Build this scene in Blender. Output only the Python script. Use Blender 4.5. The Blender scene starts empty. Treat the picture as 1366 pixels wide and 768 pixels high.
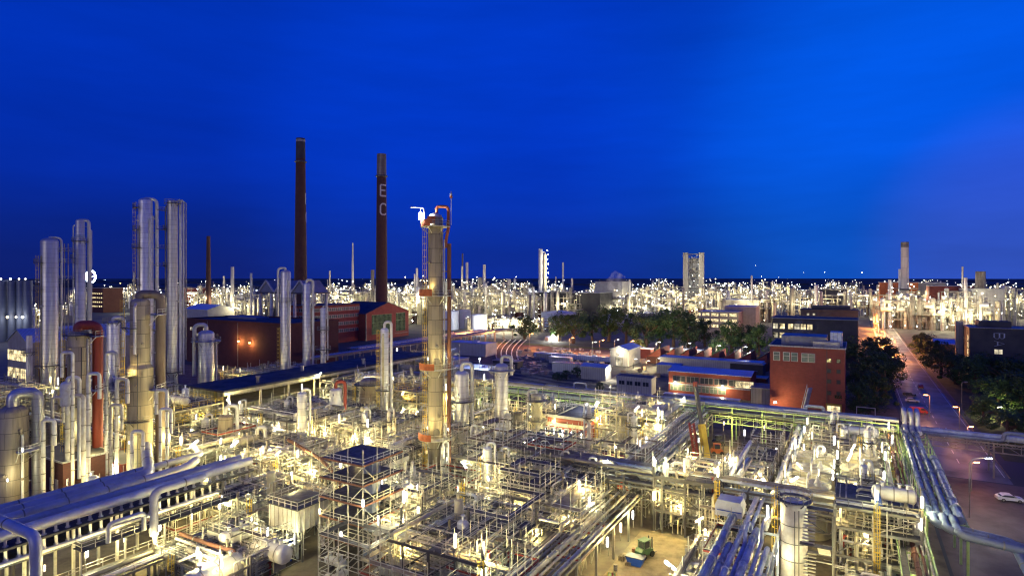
import bpy, math, random
from mathutils import Vector, Matrix
R = random.Random(7)
PI = math.pi
rad = math.radians
SC = bpy.context.scene
COL = SC.collection
# ------------------------------------------------------------------ camera geometry of the place
F, CX, HY, CH = 800.0, 683.0, 370.0, 45.0
TH = rad(29.74)
CO, SI = math.cos(TH), math.sin(TH)
GR = -TH                                     # rotation of everything aligned with the plant grid


def W(u, v):                                 # plant grid -> world
    return (u * CO + v * SI, -u * SI + v * CO)


def G(x, y):
    return (x * CO - y * SI, x * SI + y * CO)


def gp(px, py, z=0.0):                       # where a sight line meets height z
    Y = (CH - z) * F / (py - HY)
    return ((px - CX) / F * Y, Y)


def guv(px, py, z=0.0):
    return G(*gp(px, py, z))


def zat(py, Y):
    return CH - (py - HY) / F * Y


def xat(px, Y):
    return (px - CX) / F * Y


def scr(x, y, z):
    return (CX + F * x / max(y, 1e-3), HY + F * (CH - z) / max(y, 1e-3))


# ------------------------------------------------------------------ mesh builder
class MB:
    def __init__(s):
        s.v = []
        s.f = []

    def add(s, vs, fs):
        o = len(s.v)
        s.v.extend(vs)
        s.f.extend([tuple(i + o for i in f) for f in fs])

    def box(s, c, d, rz=0.0):
        x, y, z = c
        a, b, h = d[0] / 2, d[1] / 2, d[2] / 2
        cs, sn = math.cos(rz), math.sin(rz)
        vs = []
        for dz in (-h, h):
            for dx, dy in ((-a, -b), (a, -b), (a, b), (-a, b)):
                vs.append((x + dx * cs - dy * sn, y + dx * sn + dy * cs, z + dz))
        s.add(vs, [(3, 2, 1, 0), (4, 5, 6, 7), (0, 1, 5, 4), (1, 2, 6, 5), (2, 3, 7, 6), (3, 0, 4, 7)])
        return s

    def bar(s, p, q, w, h=None):
        h = h or w
        p, q = Vector(p), Vector(q)
        d = q - p
        if d.length < 1e-6:
            return s
        d.normalize()
        up = Vector((0, 0, 1)) if abs(d.z) < 0.99 else Vector((0, 1, 0))
        sx = d.cross(up).normalized() * (w / 2)
        sy = sx.cross(d).normalized() * (h / 2)
        vs = []
        for e in (p, q):
            for a, b in ((-1, -1), (1, -1), (1, 1), (-1, 1)):
                vs.append(tuple(e + sx * a + sy * b))
        s.add(vs, [(3, 2, 1, 0), (4, 5, 6, 7), (0, 1, 5, 4), (1, 2, 6, 5), (2, 3, 7, 6), (3, 0, 4, 7)])
        return s

    def tube(s, pts, r, n=8, caps=True):
        P = [Vector(p) for p in pts]
        m = len(P)
        rs = r if isinstance(r, (list, tuple)) else [r] * m
        T = []
        for i in range(m):
            a = P[max(i - 1, 0)]
            b = P[min(i + 1, m - 1)]
            d = b - a
            if 0 < i < m - 1:
                d = (P[i] - P[i - 1]).normalized() + (P[i + 1] - P[i]).normalized()
            if d.length < 1e-9:
                d = Vector((0, 0, 1))
            T.append(d.normalized())
        ref = Vector((0, 0, 1)) if abs(T[0].z) < 0.9 else Vector((1, 0, 0))
        nx = T[0].cross(ref).normalized()
        vs = []
        for i in range(m):
            t = T[i]
            nx = (nx - t * nx.dot(t)).normalized()
            ny = t.cross(nx)
            k = 1.0
            if 0 < i < m - 1:
                c = (P[i] - P[i - 1]).normalized().dot(t)
                k = 1.0 / max(c, 0.6)
            for j in range(n):
                a = 2 * PI * j / n
                vs.append(tuple(P[i] + (nx * math.cos(a) + ny * math.sin(a)) * rs[i] * (k if n < 6 else 1.0)))
        fs = []
        for i in range(m - 1):
            for j in range(n):
                a, b = i * n + j, i * n + (j + 1) % n
                fs.append((a, b, b + n, a + n))
        if caps:
            fs.append(tuple(reversed(range(n))))
            fs.append(tuple(range((m - 1) * n, m * n)))
        s.add(vs, fs)
        return s

    def lathe(s, prof, n=20, c=(0, 0, 0), M=None, a0=0.0, a1=2 * PI):
        full = abs(a1 - a0 - 2 * PI) < 1e-6
        k = n if full else n + 1
        vs = []
        for (r, z) in prof:
            r = max(r, 1e-4)
            for j in range(k):
                a = a0 + (a1 - a0) * j / n
                p = Vector((r * math.cos(a), r * math.sin(a), z))
                if M is not None:
                    p = M @ p
                vs.append((p.x + c[0], p.y + c[1], p.z + c[2]))
        fs = []
        for i in range(len(prof) - 1):
            for j in range(n):
                a = i * k + j
                b = i * k + (j + 1) % k
                fs.append((a, b, b + k, a + k))
        s.add(vs, fs)
        return s

    def poly(s, pts, h):                    # upright prism over a flat outline; pts (x,y), h=(z0,z1)
        n = len(pts)
        vs = [(x, y, h[0]) for x, y in pts] + [(x, y, h[1]) for x, y in pts]
        fs = [tuple(reversed(range(n))), tuple(range(n, 2 * n))]
        for i in range(n):
            j = (i + 1) % n
            fs.append((i, j, j + n, i + n))
        s.add(vs, fs)
        return s

    def prism(s, pts, y0, y1):              # outline in x,z extruded along y
        n = len(pts)
        vs = [(x, y0, z) for x, z in pts] + [(x, y1, z) for x, z in pts]
        fs = [tuple(range(n)), tuple(reversed(range(n, 2 * n)))]
        for i in range(n):
            j = (i + 1) % n
            fs.append((j, i, i + n, j + n))
        s.add(vs, fs)
        return s

    def rail(s, pts, h=1.1, closed=False, step=1.8, w=0.075):
        P = [Vector(p) for p in pts]
        if closed:
            P.append(P[0])
        for a, b in zip(P[:-1], P[1:]):
            L = (b - a).length
            k = max(1, int(round(L / step)))
            for i in range(k + 1):
                p = a.lerp(b, i / k)
                s.bar(p, p + Vector((0, 0, h)), w)
            for q in (0.55, 1.0):
                s.bar(a + Vector((0, 0, h * q)), b + Vector((0, 0, h * q)), w)
        return s

    def ladder(s, p, z0, z1, nx=0.0, ny=-1.0, cage=True):    # p=(x,y); n = outward direction
        tx, ty = -ny, nx
        for e in (-0.28, 0.28):
            s.bar((p[0] + tx * e, p[1] + ty * e, z0), (p[0] + tx * e, p[1] + ty * e, z1 + 1), 0.08)
        z = z0 + 0.4
        while z < z1:
            s.bar((p[0] - tx * .28, p[1] - ty * .28, z), (p[0] + tx * .28, p[1] + ty * .28, z), 0.05)
            z += 0.55
        if cage:
            z = z0 + 2.4
            arc = [(-.4, 0), (-.42, .4), (0, .75), (.42, .4), (.4, 0)]
            while z < z1 + 1:
                q = [(p[0] + tx * a + nx * b, p[1] + ty * a + ny * b, z) for a, b in arc]
                for a, b in zip(q[:-1], q[1:]):
                    s.bar(a, b, 0.06)
                z += 1.4
            for a, b in arc[1:4]:
                s.bar((p[0] + tx * a + nx * b, p[1] + ty * a + ny * b, z0 + 2.4),
                      (p[0] + tx * a + nx * b, p[1] + ty * a + ny * b, z1 + 1), 0.05)
        return s

    def mesh(s, name, mat, sharp=35):
        me = bpy.data.meshes.new(name)
        me.from_pydata(s.v, [], s.f)
        me.polygons.foreach_set('use_smooth', [True] * len(me.polygons))
        me.set_sharp_from_angle(angle=rad(sharp))
        if mat is not None:
            me.materials.append(mat)
        return me

    def build(s, name, mat, parent=None, sharp=35):
        o = bpy.data.objects.new(name, s.mesh(name, mat, sharp))
        COL.objects.link(o)
        if parent is not None:
            o.parent = parent
        return o


def fillet(pts, r, k=4):
    P = [Vector(p) for p in pts]
    out = [P[0]]
    for i in range(1, len(P) - 1):
        a, b, c = P[i - 1], P[i], P[i + 1]
        d1, d2 = (a - b), (c - b)
        q = min(r, d1.length * .48, d2.length * .48)
        s0, s1 = b + d1.normalized() * q, b + d2.normalized() * q
        for j in range(k + 1):
            t = j / k
            out.append(s0.lerp(b, t).lerp(b.lerp(s1, t), t))
    out.append(P[-1])
    return out


THINGS = []


def tag(o, label, cat, group=None, kind=None):
    o['label'] = label
    o['category'] = cat
    if group:
        o['group'] = group
    o['kind'] = kind or 'thing'
    THINGS.append(o)
    return o


def thing(name, label, cat, loc=(0, 0, 0), rz=0.0, group=None):
    o = bpy.data.objects.new(name, None)
    o.empty_display_size = 0.5
    COL.objects.link(o)
    o.location = loc if len(loc) == 3 else (loc[0], loc[1], 0)
    o.rotation_euler = (0, 0, rz)
    return tag(o, label, cat, group)


def struct(o, kind='structure'):
    o['kind'] = kind
    return o


def inst(name, me, parent=None, loc=(0, 0, 0), rz=0.0, rx=0.0, sc=None):
    o = bpy.data.objects.new(name, me)
    COL.objects.link(o)
    o.location = loc
    o.rotation_euler = (rx, 0, rz)
    if sc:
        o.scale = sc
    if parent is not None:
        o.parent = parent
    return o


# ------------------------------------------------------------------ materials
MATS = {}


def nd(nt, t, **kw):
    n = nt.nodes.new(t)
    for k, v in kw.items():
        setattr(n, k, v)
    return n


def mathn(nt, op, a, b=None, c=None):
    n = nd(nt, 'ShaderNodeMath', operation=op)
    for i, x in enumerate((a, b, c)):
        if x is None:
            continue
        if isinstance(x, (int, float)):
            n.inputs[i].default_value = x
        else:
            nt.links.new(x, n.inputs[i])
    return n.outputs[0]


def mix(nt, fac, a, b):
    n = nd(nt, 'ShaderNodeMix', data_type='RGBA')
    for idx, x in ((0, fac), (6, a), (7, b)):
        if isinstance(x, (int, float)):
            n.inputs[idx].default_value = x
        elif isinstance(x, tuple):
            n.inputs[idx].default_value = (*x, 1)
        else:
            nt.links.new(x, n.inputs[idx])
    return n.outputs[2]


def noise(nt, vec, scale, detail=3, rough=.55):
    n = nd(nt, 'ShaderNodeTexNoise')
    n.inputs['Scale'].default_value = scale
    n.inputs['Detail'].default_value = detail
    n.inputs['Roughness'].default_value = rough
    nt.links.new(vec, n.inputs['Vector'])
    return n.outputs[0]


def ramp(nt, x, lo, hi):
    n = nd(nt, 'ShaderNodeMapRange')
    n.inputs[1].default_value = lo
    n.inputs[2].default_value = hi
    nt.links.new(x, n.inputs[0])
    return n.outputs[0]


def material(name, col, rough=.6, metal=0.0, dirt=None, amt=.5, scale=.35, streak=False, seams=None, fine=False, panel=None, bump=0.0, world=True, spec=.5):
    m = bpy.data.materials.new(name)
    m.use_nodes = True
    nt = m.node_tree
    b = nt.nodes['Principled BSDF']
    b.inputs['Roughness'].default_value = rough
    b.inputs['Metallic'].default_value = metal
    b.inputs['Specular IOR Level'].default_value = spec
    geo = nd(nt, 'ShaderNodeNewGeometry')
    tc = nd(nt, 'ShaderNodeTexCoord')
    pos = geo.outputs['Position'] if world else tc.outputs['Object']
    oi = nd(nt, 'ShaderNodeObjectInfo')
    v = pos
    if streak:
        mp = nd(nt, 'ShaderNodeMapping')
        mp.inputs['Scale'].default_value = (1, 1, .12)
        nt.links.new(pos, mp.inputs[0])
        v = mp.outputs[0]
    d = dirt or tuple(c * .45 for c in col)
    f1 = ramp(nt, noise(nt, v, scale, 5, .65), .42, .72)
    c = mix(nt, mathn(nt, 'MULTIPLY', f1, amt), col, d)
    # slight difference from one piece to the next
    rv = ramp(nt, oi.outputs['Random'], 0, 1)
    k = mathn(nt, 'MULTIPLY_ADD', rv, .3, .85)
    hs = nd(nt, 'ShaderNodeHueSaturation')
    nt.links.new(k, hs.inputs['Value'])
    nt.links.new(c, hs.inputs['Color'])
    c = hs.outputs[0]
    if seams:                                # ring seams every `seams` metres up the shell, and upright ones
        sp = nd(nt, 'ShaderNodeSeparateXYZ')
        nt.links.new(tc.outputs['Object'], sp.inputs[0])
        h = mathn(nt, 'FRACT', mathn(nt, 'DIVIDE', sp.outputs[2], seams))
        line = mathn(nt, 'LESS_THAN', h, (.05 if fine else .11) / seams)
        an = mathn(nt, 'ARCTAN2', sp.outputs[1], sp.outputs[0])
        row = mathn(nt, 'FLOOR', mathn(nt, 'DIVIDE', sp.outputs[2], seams))
        aa = mathn(nt, 'FRACT', mathn(nt, 'ADD', mathn(nt, 'MULTIPLY', an, 6 / (2 * PI)), mathn(nt, 'MULTIPLY', row, .5)))
        line2 = mathn(nt, 'LESS_THAN', aa, .025)
        ln = line if fine else mathn(nt, 'MAXIMUM', line, line2)
        # every sheet has its own tone
        wn = nd(nt, 'ShaderNodeTexWhiteNoise', noise_dimensions='2D')
        cv = nd(nt, 'ShaderNodeCombineXYZ')
        nt.links.new(row, cv.inputs[0])
        nt.links.new(mathn(nt, 'FLOOR', mathn(nt, 'MULTIPLY', an, 6 / (2 * PI))), cv.inputs[1])
        nt.links.new(cv.outputs[0], wn.inputs[0])
        hs2 = nd(nt, 'ShaderNodeHueSaturation')
        nt.links.new(mathn(nt, 'MULTIPLY_ADD', wn.outputs[0], (.08 if fine else .22), (.96 if fine else .87)), hs2.inputs['Value'])
        nt.links.new(c, hs2.inputs['Color'])
        c = mix(nt, mathn(nt, 'MULTIPLY', ln, .75), hs2.outputs[0], tuple(x * .12 for x in col))
    if panel:                                # cladding ribs on walls
        sp = nd(nt, 'ShaderNodeSeparateXYZ')
        nt.links.new(tc.outputs['Object'], sp.inputs[0])
        h = mathn(nt, 'FRACT', mathn(nt, 'DIVIDE', mathn(nt, 'ADD', sp.outputs[0], sp.outputs[1]), panel))
        c = mix(nt, mathn(nt, 'MULTIPLY', mathn(nt, 'LESS_THAN', h, .18), .45), c, tuple(x * .3 for x in col))
    nt.links.new(c, b.inputs['Base Color'])
    rr = mathn(nt, 'MULTIPLY_ADD', f1, .25, rough - .08)
    nt.links.new(rr, b.inputs['Roughness'])
    if bump:
        bp = nd(nt, 'ShaderNodeBump')
        bp.inputs['Strength'].default_value = bump
        bp.inputs['Distance'].default_value = .1
        nt.links.new(noise(nt, pos, 1.5, 4), bp.inputs['Height'])
        nt.links.new(bp.outputs[0], b.inputs['Normal'])
    MATS[name] = m
    return m


def emit(name, col, k, sampled=False, spotty=False):
    m = bpy.data.materials.new(name)
    m.use_nodes = True
    nt = m.node_tree
    nt.nodes.clear()
    e = nd(nt, 'ShaderNodeEmission')
    e.inputs[0].default_value = (*col, 1)
    e.inputs[1].default_value = k
    if spotty:                               # lit rooms differ from pane to pane
        tc = nd(nt, 'ShaderNodeTexCoord')
        n = noise(nt, tc.outputs['Object'], .45, 2)
        nt.links.new(mathn(nt, 'MULTIPLY', ramp(nt, n, .3, .7), k), e.inputs[1])
    o = nd(nt, 'ShaderNodeOutputMaterial')
    nt.links.new(e.outputs[0], o.inputs[0])
    m.cycles.emission_sampling = 'FRONT' if sampled else 'NONE'
    MATS[name] = m
    return m


def brick_mat(name, c1, c2, mortar, sc=1.0):
    m = bpy.data.materials.new(name)
    m.use_nodes = True
    nt = m.node_tree
    b = nt.nodes['Principled BSDF']
    tc = nd(nt, 'ShaderNodeTexCoord')
    sp = nd(nt, 'ShaderNodeSeparateXYZ')
    nt.links.new(tc.outputs['Object'], sp.inputs[0])
    cb = nd(nt, 'ShaderNodeCombineXYZ')
    nt.links.new(mathn(nt, 'ADD', sp.outputs[0], sp.outputs[1]), cb.inputs[0])
    nt.links.new(sp.outputs[2], cb.inputs[1])
    br = nd(nt, 'ShaderNodeTexBrick')
    br.inputs['Color1'].default_value = (*c1, 1)
    br.inputs['Color2'].default_value = (*c2, 1)
    br.inputs['Mortar'].default_value = (*mortar, 1)
    br.inputs['Scale'].default_value = sc
    br.inputs['Mortar Size'].default_value = .03
    br.inputs['Brick Width'].default_value = .9
    br.inputs['Row Height'].default_value = .3
    nt.links.new(cb.outputs[0], br.inputs['Vector'])
    n = ramp(nt, noise(nt, tc.outputs['Object'], .25, 5, .65), .35, .75)
    c = mix(nt, mathn(nt, 'MULTIPLY', n, .55), br.outputs[0], tuple(x * .45 for x in c1))
    nt.links.new(c, b.inputs['Base Color'])
    b.inputs['Roughness'].default_value = .85
    MATS[name] = m
    return m


material('steel', (.25, .24, .215), .5, .25, (.13, .10, .07), .6, .5)
material('pale_steel', (.52, .505, .44), .5, .1, (.2, .16, .10), .6, .7)
material('bluegrey', (.38, .44, .56), .55, .2, (.14, .14, .15), .65, .5)
material('darksteel', (.10, .10, .11), .55, .3, (.05, .04, .035), .6, .5)
material('clad', (.66, .66, .67), .38, .55, (.22, .20, .18), .65, .3, True, seams=1.5, world=False, fine=True)
material('clad_plain', (.56, .57, .60), .5, .25, (.33, .30, .26), .55, .4)
material('clad_tan', (.40, .34, .24), .6, .1, (.10, .075, .05), .85, .28, True, seams=3.0, world=False)
material('clad_dark', (.23, .21, .18), .6, .2, (.07, .06, .05), .85, .3, True, seams=2.8, world=False)
material('white', (.64, .635, .60), .5, 0, (.32, .25, .17), .6, .5)
material('cream', (.57, .53, .37), .55, 0, (.26, .20, .10), .6, .5)
material('rust', (.20, .085, .05), .8, 0, (.07, .035, .03), .8, .5, True)
material('rustgrey', (.20, .16, .13), .7, .2, (.10, .05, .03), .85, .4, True)
material('redpaint', (.30, .045, .03), .6, 0, (.12, .03, .025), .7, .35, True)
material('redbox', (.36, .06, .045), .6, 0, (.17, .035, .03), .6, .5, panel=.8, world=False)
material('orange', (.46, .12, .035), .7, 0, (.20, .06, .03), .7, .9)
material('yellow', (.72, .50, .05), .55, 0, (.4, .26, .05), .5, .8)
material('green', (.38, .55, .22), .55, 0, (.2, .26, .12), .6, .5)
material('greendark', (.05, .12, .07), .5, 0, (.03, .06, .04), .5, .6)
material('blue', (.03, .10, .45), .5, 0, (.02, .05, .2), .5, .6)
material('grate', (.085, .085, .09), .6, .2, (.045, .045, .05), .6, 1.2)
material('plank', (.26, .21, .14), .8, 0, (.13, .10, .07), .7, 1.0)
material('tarp', (.55, .56, .55), .6, 0, (.34, .33, .3), .6, .5, bump=.6)
material('roof', (.20, .22, .27), .6, 0, (.09, .09, .10), .6, .16)
material('roof_metal', (.46, .54, .72), .5, .1, (.28, .32, .42), .5, .12, panel=1.2, world=False)
material('roof_dark', (.055, .055, .065), .75, 0, (.03, .03, .035), .6, .2)
material('concrete', (.25, .20, .12), .85, 0, (.09, .07, .05), .85, .45)
material('wetroad', (.115, .12, .13), .5, 0, (.07, .065, .07), .7, .12)
material('redpaving', (.095, .07, .065), .7, 0, (.05, .04, .038), .7, .15)
material('plantground', (.15, .125, .085), .85, 0, (.06, .05, .04), .85, .3)
material('asphalt', (.075, .055, .06), .8, 0, (.035, .033, .033), .7, .1)
material('bluepipe', (.17, .21, .32), .55, .15, (.09, .10, .13), .7, .6, bump=.5)
material('paving', (.085, .08, .08), .8, 0, (.09, .085, .08), .6, .12)
material('gravel', (.10, .095, .09), .95, 0, (.045, .043, .042), .8, .3)
material('farland', (.05, .065, .075), .95, 0, (.03, .04, .045), .8, .004)
material('grass', (.055, .09, .022), .95, 0, (.03, .05, .015), .7, .3)
material('paint', (.6, .6, .58), .7, 0, (.3, .3, .28), .6, .6)
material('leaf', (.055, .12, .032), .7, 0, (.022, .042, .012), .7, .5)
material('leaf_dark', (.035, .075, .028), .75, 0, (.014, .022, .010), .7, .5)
material('bark', (.09, .065, .045), .9, 0, (.05, .035, .025), .6, 1)
material('wall_grey', (.34, .33, .31), .75, 0, (.2, .19, .17), .5, .3, panel=1.1, world=False)
material('wall_white', (.46, .46, .45), .65, 0, (.3, .28, .25), .5, .3, panel=1.0, world=False)
material('wall_dark', (.045, .048, .06), .7, 0, (.03, .03, .038), .5, .2)
material('silo_blue', (.13, .15, .21), .5, .3, (.08, .09, .12), .5, .3, True, seams=4.0, world=False, fine=True)
material('concrete_stack', (.58, .56, .52), .8, 0, (.25, .22, .19), .7, .12, True, seams=11.0, world=False)
material('glass', (.05, .06, .07), .12, 0, (.03, .035, .04), .3, .5)
material('glass_green', (.16, .22, .18), .2, 0, (.06, .09, .09), .7, .25)
material('rubber', (.02, .02, .02), .85)
material('carwhite', (.7, .7, .7), .3)
material('carred', (.42, .05, .04), .3)
material('cardark', (.04, .045, .06), .3)
material('rail_steel', (.3, .28, .27), .4, .7)
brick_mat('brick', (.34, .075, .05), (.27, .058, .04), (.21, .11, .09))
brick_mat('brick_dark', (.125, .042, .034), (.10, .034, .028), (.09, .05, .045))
brick_mat('chimney_brick', (.105, .045, .035), (.085, .036, .03), (.07, .045, .04))
emit('tube_glow', (.97, .97, .98), 12)
emit('tube_glow_warm', (1, .86, .55), 7)
emit('far_cool', (.85, .93, 1), 30)
emit('far_yellow', (1, .75, .32), 16)
emit('far_dim', (1, .88, .66), 5)
emit('far_glow', (1, .90, .70), 26)
emit('orange_glow', (1, .40, .10), 26)
emit('white_glow', (.85, .92, 1), 40)
emit('window_warm', (1, .80, .42), 2.2, spotty=True)
emit('window_cream', (1, .88, .6), 1.1, spotty=True)
emit('window_dim', (.75, .95, .6), .09, spotty=True)
emit('blue_glow', (.1, .3, 1), 5)
emit('red_glow', (1, .1, .03), 14)
M = MATS

# ------------------------------------------------------------------ lights
NL = [0]
WARM = (1.0, .80, .29)
SOD = (1.0, .34, .07)


def light(x, y, z, watts, col=WARM, r=.25, parent=None):
    d = bpy.data.lights.new('lamp_light', 'POINT')
    d.energy = watts * LK
    d.color = col
    d.shadow_soft_size = r
    o = bpy.data.objects.new('lamp_light', d)
    COL.objects.link(o)
    o.location = (x, y, z)
    if parent is not None:
        o.parent = parent
    NL[0] += 1
    return o


LK = 2.05
_lm = {}


def lampmeshes():
    for k, (L, tilt) in {'v': (1.7, 0), 't': (1.8, 50), 's': (1.1, 0), 'h': (1.8, 78)}.items():
        a = rad(tilt)
        d = Vector((math.sin(a), 0, math.cos(a)))
        c = Vector((0, 0, 0))
        t = MB().tube([c - d * L / 2, c - d * L * .42, c + d * L * .42, c + d * L / 2], [.10, .18, .18, .10], 8).mesh('tube', M['tube_glow'])
        t2 = t.copy()
        t2.materials[0] = M['tube_glow_warm']
        b = MB().tube([(0, .22, -2.2), (0, .22, .0), (0, .0, 0.0)], .055, 5)
        b.box((0, .22, 0), (.3, .12, .3))
        h = MB().bar(c - d * (L / 2 + .1) + Vector((0, .13, 0)), c + d * (L / 2 + .1) + Vector((0, .13, 0)), .3, .1).mesh('reflector', M['pale_steel'])
        _lm[k] = (t, b.mesh('pole', M['steel']), t2, h)


lampmeshes()
LAMPN = [0]


def lamp(x, y, z, label, kind='v', watts=800, col=WARM, group='tube lamps in the process plant', rz=None, lit=True, sc=1.0):
    t = thing('tube_lamp', label, 'lamp', (x, y, z - 2.2), rz if rz is not None else R.uniform(0, 6.28), group)
    a, b, a2, h = _lm[kind]
    q = R.random()
    sc *= R.uniform(.75, 1.15)
    inst('tube', a2 if q < .3 else a, t, (0, 0, 2.2), sc=(sc, sc, sc))
    inst('reflector', h, t, (0, 0, 2.2), sc=(sc, sc, sc))
    watts *= R.uniform(.5, 1.5)
    if col == WARM:
        col = (1, .76, .25) if q < .3 else R.choice((WARM, WARM, (1, .90, .50), (.95, .95, .48)))
    inst('pole', b, t, (0, 0, 2.2))
    if lit:
        light(0, -.45, 2.3, watts, col, .3, t)
    LAMPN[0] += 1
    return t


FARL = []            # far lamps: (x,y,z,r)


def farlamp(x, y, z, r=.5):
    FARL.append((x, y, z, r))
# ------------------------------------------------------------------ generators
def ring_platform(parent, z, r, a0=0.0, a1=2 * PI, depth=1.3, mat='darksteel', railm='steel', screen=None):
    n = max(6, int(18 * (a1 - a0) / (2 * PI)))
    full = a1 - a0 > 6.2
    d = MB().lathe([(r + .02, z), (r + depth, z), (r + depth, z + .14), (r + .02, z + .14), (r + .02, z)], n, a0=a0, a1=a1)
    for j in range(0, n, 3):
        a = a0 + (a1 - a0) * j / n
        d.bar((r * math.cos(a), r * math.sin(a), z - depth * .9), ((r + depth) * math.cos(a), (r + depth) * math.sin(a), z), .12)
    o = d.build('platform', M[mat], parent)
    rr = r + depth - .05
    pts = [(rr * math.cos(a0 + (a1 - a0) * j / n), rr * math.sin(a0 + (a1 - a0) * j / n), z + .14) for j in range(n + (0 if full else 1))]
    MB().rail(pts, 1.15, full, 1.6, .08).build('railing', M[railm], o)
    if screen:
        a2, a3, m = screen
        MB().lathe([(rr + .06, z + .1), (rr + .1, z + .1), (rr + .1, z + 1.5), (rr + .06, z + 1.5)], 8, a0=a2, a1=a3).build('screen', M[m], o)
    return o


def dome(r, z, k=.55, n=5):
    return [(r * math.cos(PI / 2 * i / n), z + r * k * math.sin(PI / 2 * i / n)) for i in range(n + 1)]


def column(name, label, px, Y, w, top, mat='clad', z0=0.0, goose=None, pipes=(), ladder=None, plats=(), steps=None,
           head=True, group=None, bands=(), nozzles=3, seg=20, cat='column', skirt=None):
    """upright vessel; local x runs to the right as seen from the photo's side, -y towards it"""
    X = xat(px, Y)
    r = w / 2 / F * Y
    zt = zat(top, Y)
    t = thing(name, label, cat, (X, Y, z0), -math.atan2(X, Y), group)
    zt -= z0
    rt = r
    prof = [(r, 0)]
    if steps:
        for py, rf in steps:
            z = zat(py, Y) - z0
            prof += [(rt, z - .4), (r * rf, z + .4)]
            rt = r * rf
    if head:
        prof += dome(rt, zt - rt * .55)
    else:
        prof += [(rt, zt), (0, zt)]
    s = MB().lathe(prof, seg)
    rs = random.Random(px * 7 + Y)
    for i in range(nozzles):
        a = -PI / 2 + rs.uniform(-1.1, 1.1)
        z = rs.uniform(.25, .9) * zt
        s.tube([(r * .9 * math.cos(a), r * .9 * math.sin(a), z), ((r + .55) * math.cos(a), (r + .55) * math.sin(a), z)], .28, 8)
    shell = s.build('shell', M[mat], t)
    for py, m in bands:
        z = zat(py, Y) - z0
        MB().lathe([(rt + .01, z - .5), (rt + .05, z - .5), (rt + .05, z + .5), (rt + .01, z + .5)], seg).build('band', M[m], shell)
    if skirt:
        MB().lathe([(r * 1.12, 0), (r * 1.04, skirt), (r * 1.0, skirt + .02)], seg).build('skirt', M['concrete'], t)
    if goose:
        side, pw, zend, m = goose[:4]
        up = goose[4] if len(goose) > 4 else 1.0
        pr = pw / 2 / F * Y
        xo = side * (r + pr + .35)
        ze = zat(zend, Y) - z0
        p = fillet([(0, -.2, zt - .5), (0, -.2, zt + up + pr), (xo, -.2, zt + up + pr), (xo, -.2, ze)], abs(xo) * .5, 5)
        o = MB().tube(p, pr, 12).build('overhead_pipe', M[goose[5] if len(goose) > 5 else 'clad_plain'], t)
        b = MB()
        z = ze + 2
        while z < zt - 1:
            b.bar((side * r * .8, -.2, z), (xo, -.2, z), .18)
            z += 5
        b.build('pipe_bracket', M[m], o)
    for i, (dx, pw, pt_, pb, m) in enumerate(pipes):
        pr = pw / 2 / F * Y
        xo = dx / F * Y
        yy = -math.sqrt(max(r * r - xo * xo, 0)) - pr - .1 if abs(xo) < r else 0
        MB().tube([(xo, yy, max(zat(pb, Y) - z0, 0)), (xo, yy, zat(pt_, Y) - z0 - .6), (xo * .8, yy * .6, zat(pt_, Y) - z0)], pr, 8).build('riser_pipe', M[m], t)
    if ladder:
        side, pt_, pb, m = ladder
        MB().ladder((side * (r + .35), -.2), max(zat(pb, Y) - z0, 0), zat(pt_, Y) - z0, side, 0).build('ladder', M[m], t)
    for pl in plats:
        py, a0, a1, dep = pl[:4]
        ring_platform(t, zat(py, Y) - z0, r if zat(py, Y) - z0 < zt else rt, rad(a0), rad(a1), dep, *(pl[4:] if len(pl) > 4 else ()))
    return t


def drum(label, u, v, z, L, r, along='u', mat='white', support=1.0, group=None, name='horizontal_drum', cat='vessel'):
    """lying vessel with domed ends on two saddles; z = height the saddles stand on"""
    x, y = W(u, v)
    t = thing(name, label, cat, (x, y, z), GR + (0 if along == 'u' else PI / 2), group)
    Mx = Matrix.Rotation(PI / 2, 3, 'Y')
    h = L / 2
    prof = [(0, -h - r * .5)] + [(a, -h - (b)) for a, b in reversed(dome(r, 0, .5, 4)[:-1])] + [(a, h + b) for a, b in dome(r, 0, .5, 4)]
    zc = support + r
    s = MB().lathe(prof, 16, (0, 0, zc), Mx)
    for q in (-.3, .15, .36):
        s.tube([(q * L, 0, zc + r * .9), (q * L, 0, zc + r + .5)], .22, 7)
        s.lathe([(.36, 0), (.36, .1), (0, .1)], 8, (q * L, 0, zc + r + .5))
    sh = s.build('shell', M[mat], t)
    b = MB()
    for q in (-.36, 0, .36):
        b.lathe([(r + .03, q * L - .08), (r + .03, q * L + .08)], 16, (0, 0, zc), Mx)
    b.build('strap', M['steel'], sh)
    for q in (-.3, .3):
        MB().box((q * L, 0, (support + r * .3) / 2), (.35, r * 1.5, support + r * .3)).build('saddle', M['steel'], t)
    return t


def vessel(label, u, v, z, r, h, mat='white', legs=1.2, group=None, cone=False, name='upright_vessel', cat='vessel'):
    x, y = W(u, v)
    t = thing(name, label, cat, (x, y, z), GR, group)
    prof = ([(0, legs - r * .9), (r, legs)] if cone else [(0, legs - r * .45)] + [(a, legs - b) for a, b in reversed(dome(r, 0, .45, 4)[:-1])])
    prof += dome(r, legs + h, .5, 4)
    s = MB().lathe(prof, 14)
    s.tube([(0, 0, legs + h + r * .4), (0, 0, legs + h + r * .5 + .7)], .2, 7)
    s.lathe([(.34, 0), (.34, .1), (0, .1)], 8, (0, 0, legs + h + r * .5 + .7))
    s.tube([(r * .9, 0, legs + h * .7), (r + .5, 0, legs + h * .7)], .18, 7)
    s.build('shell', M[mat], t)
    for a in (.8, 2.37, 3.94, 5.5):
        MB().bar((r * .8 * math.cos(a), r * .8 * math.sin(a), 0), (r * .8 * math.cos(a), r * .8 * math.sin(a), legs + .4), .2).build('leg', M['steel'], t)
    return t


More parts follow.
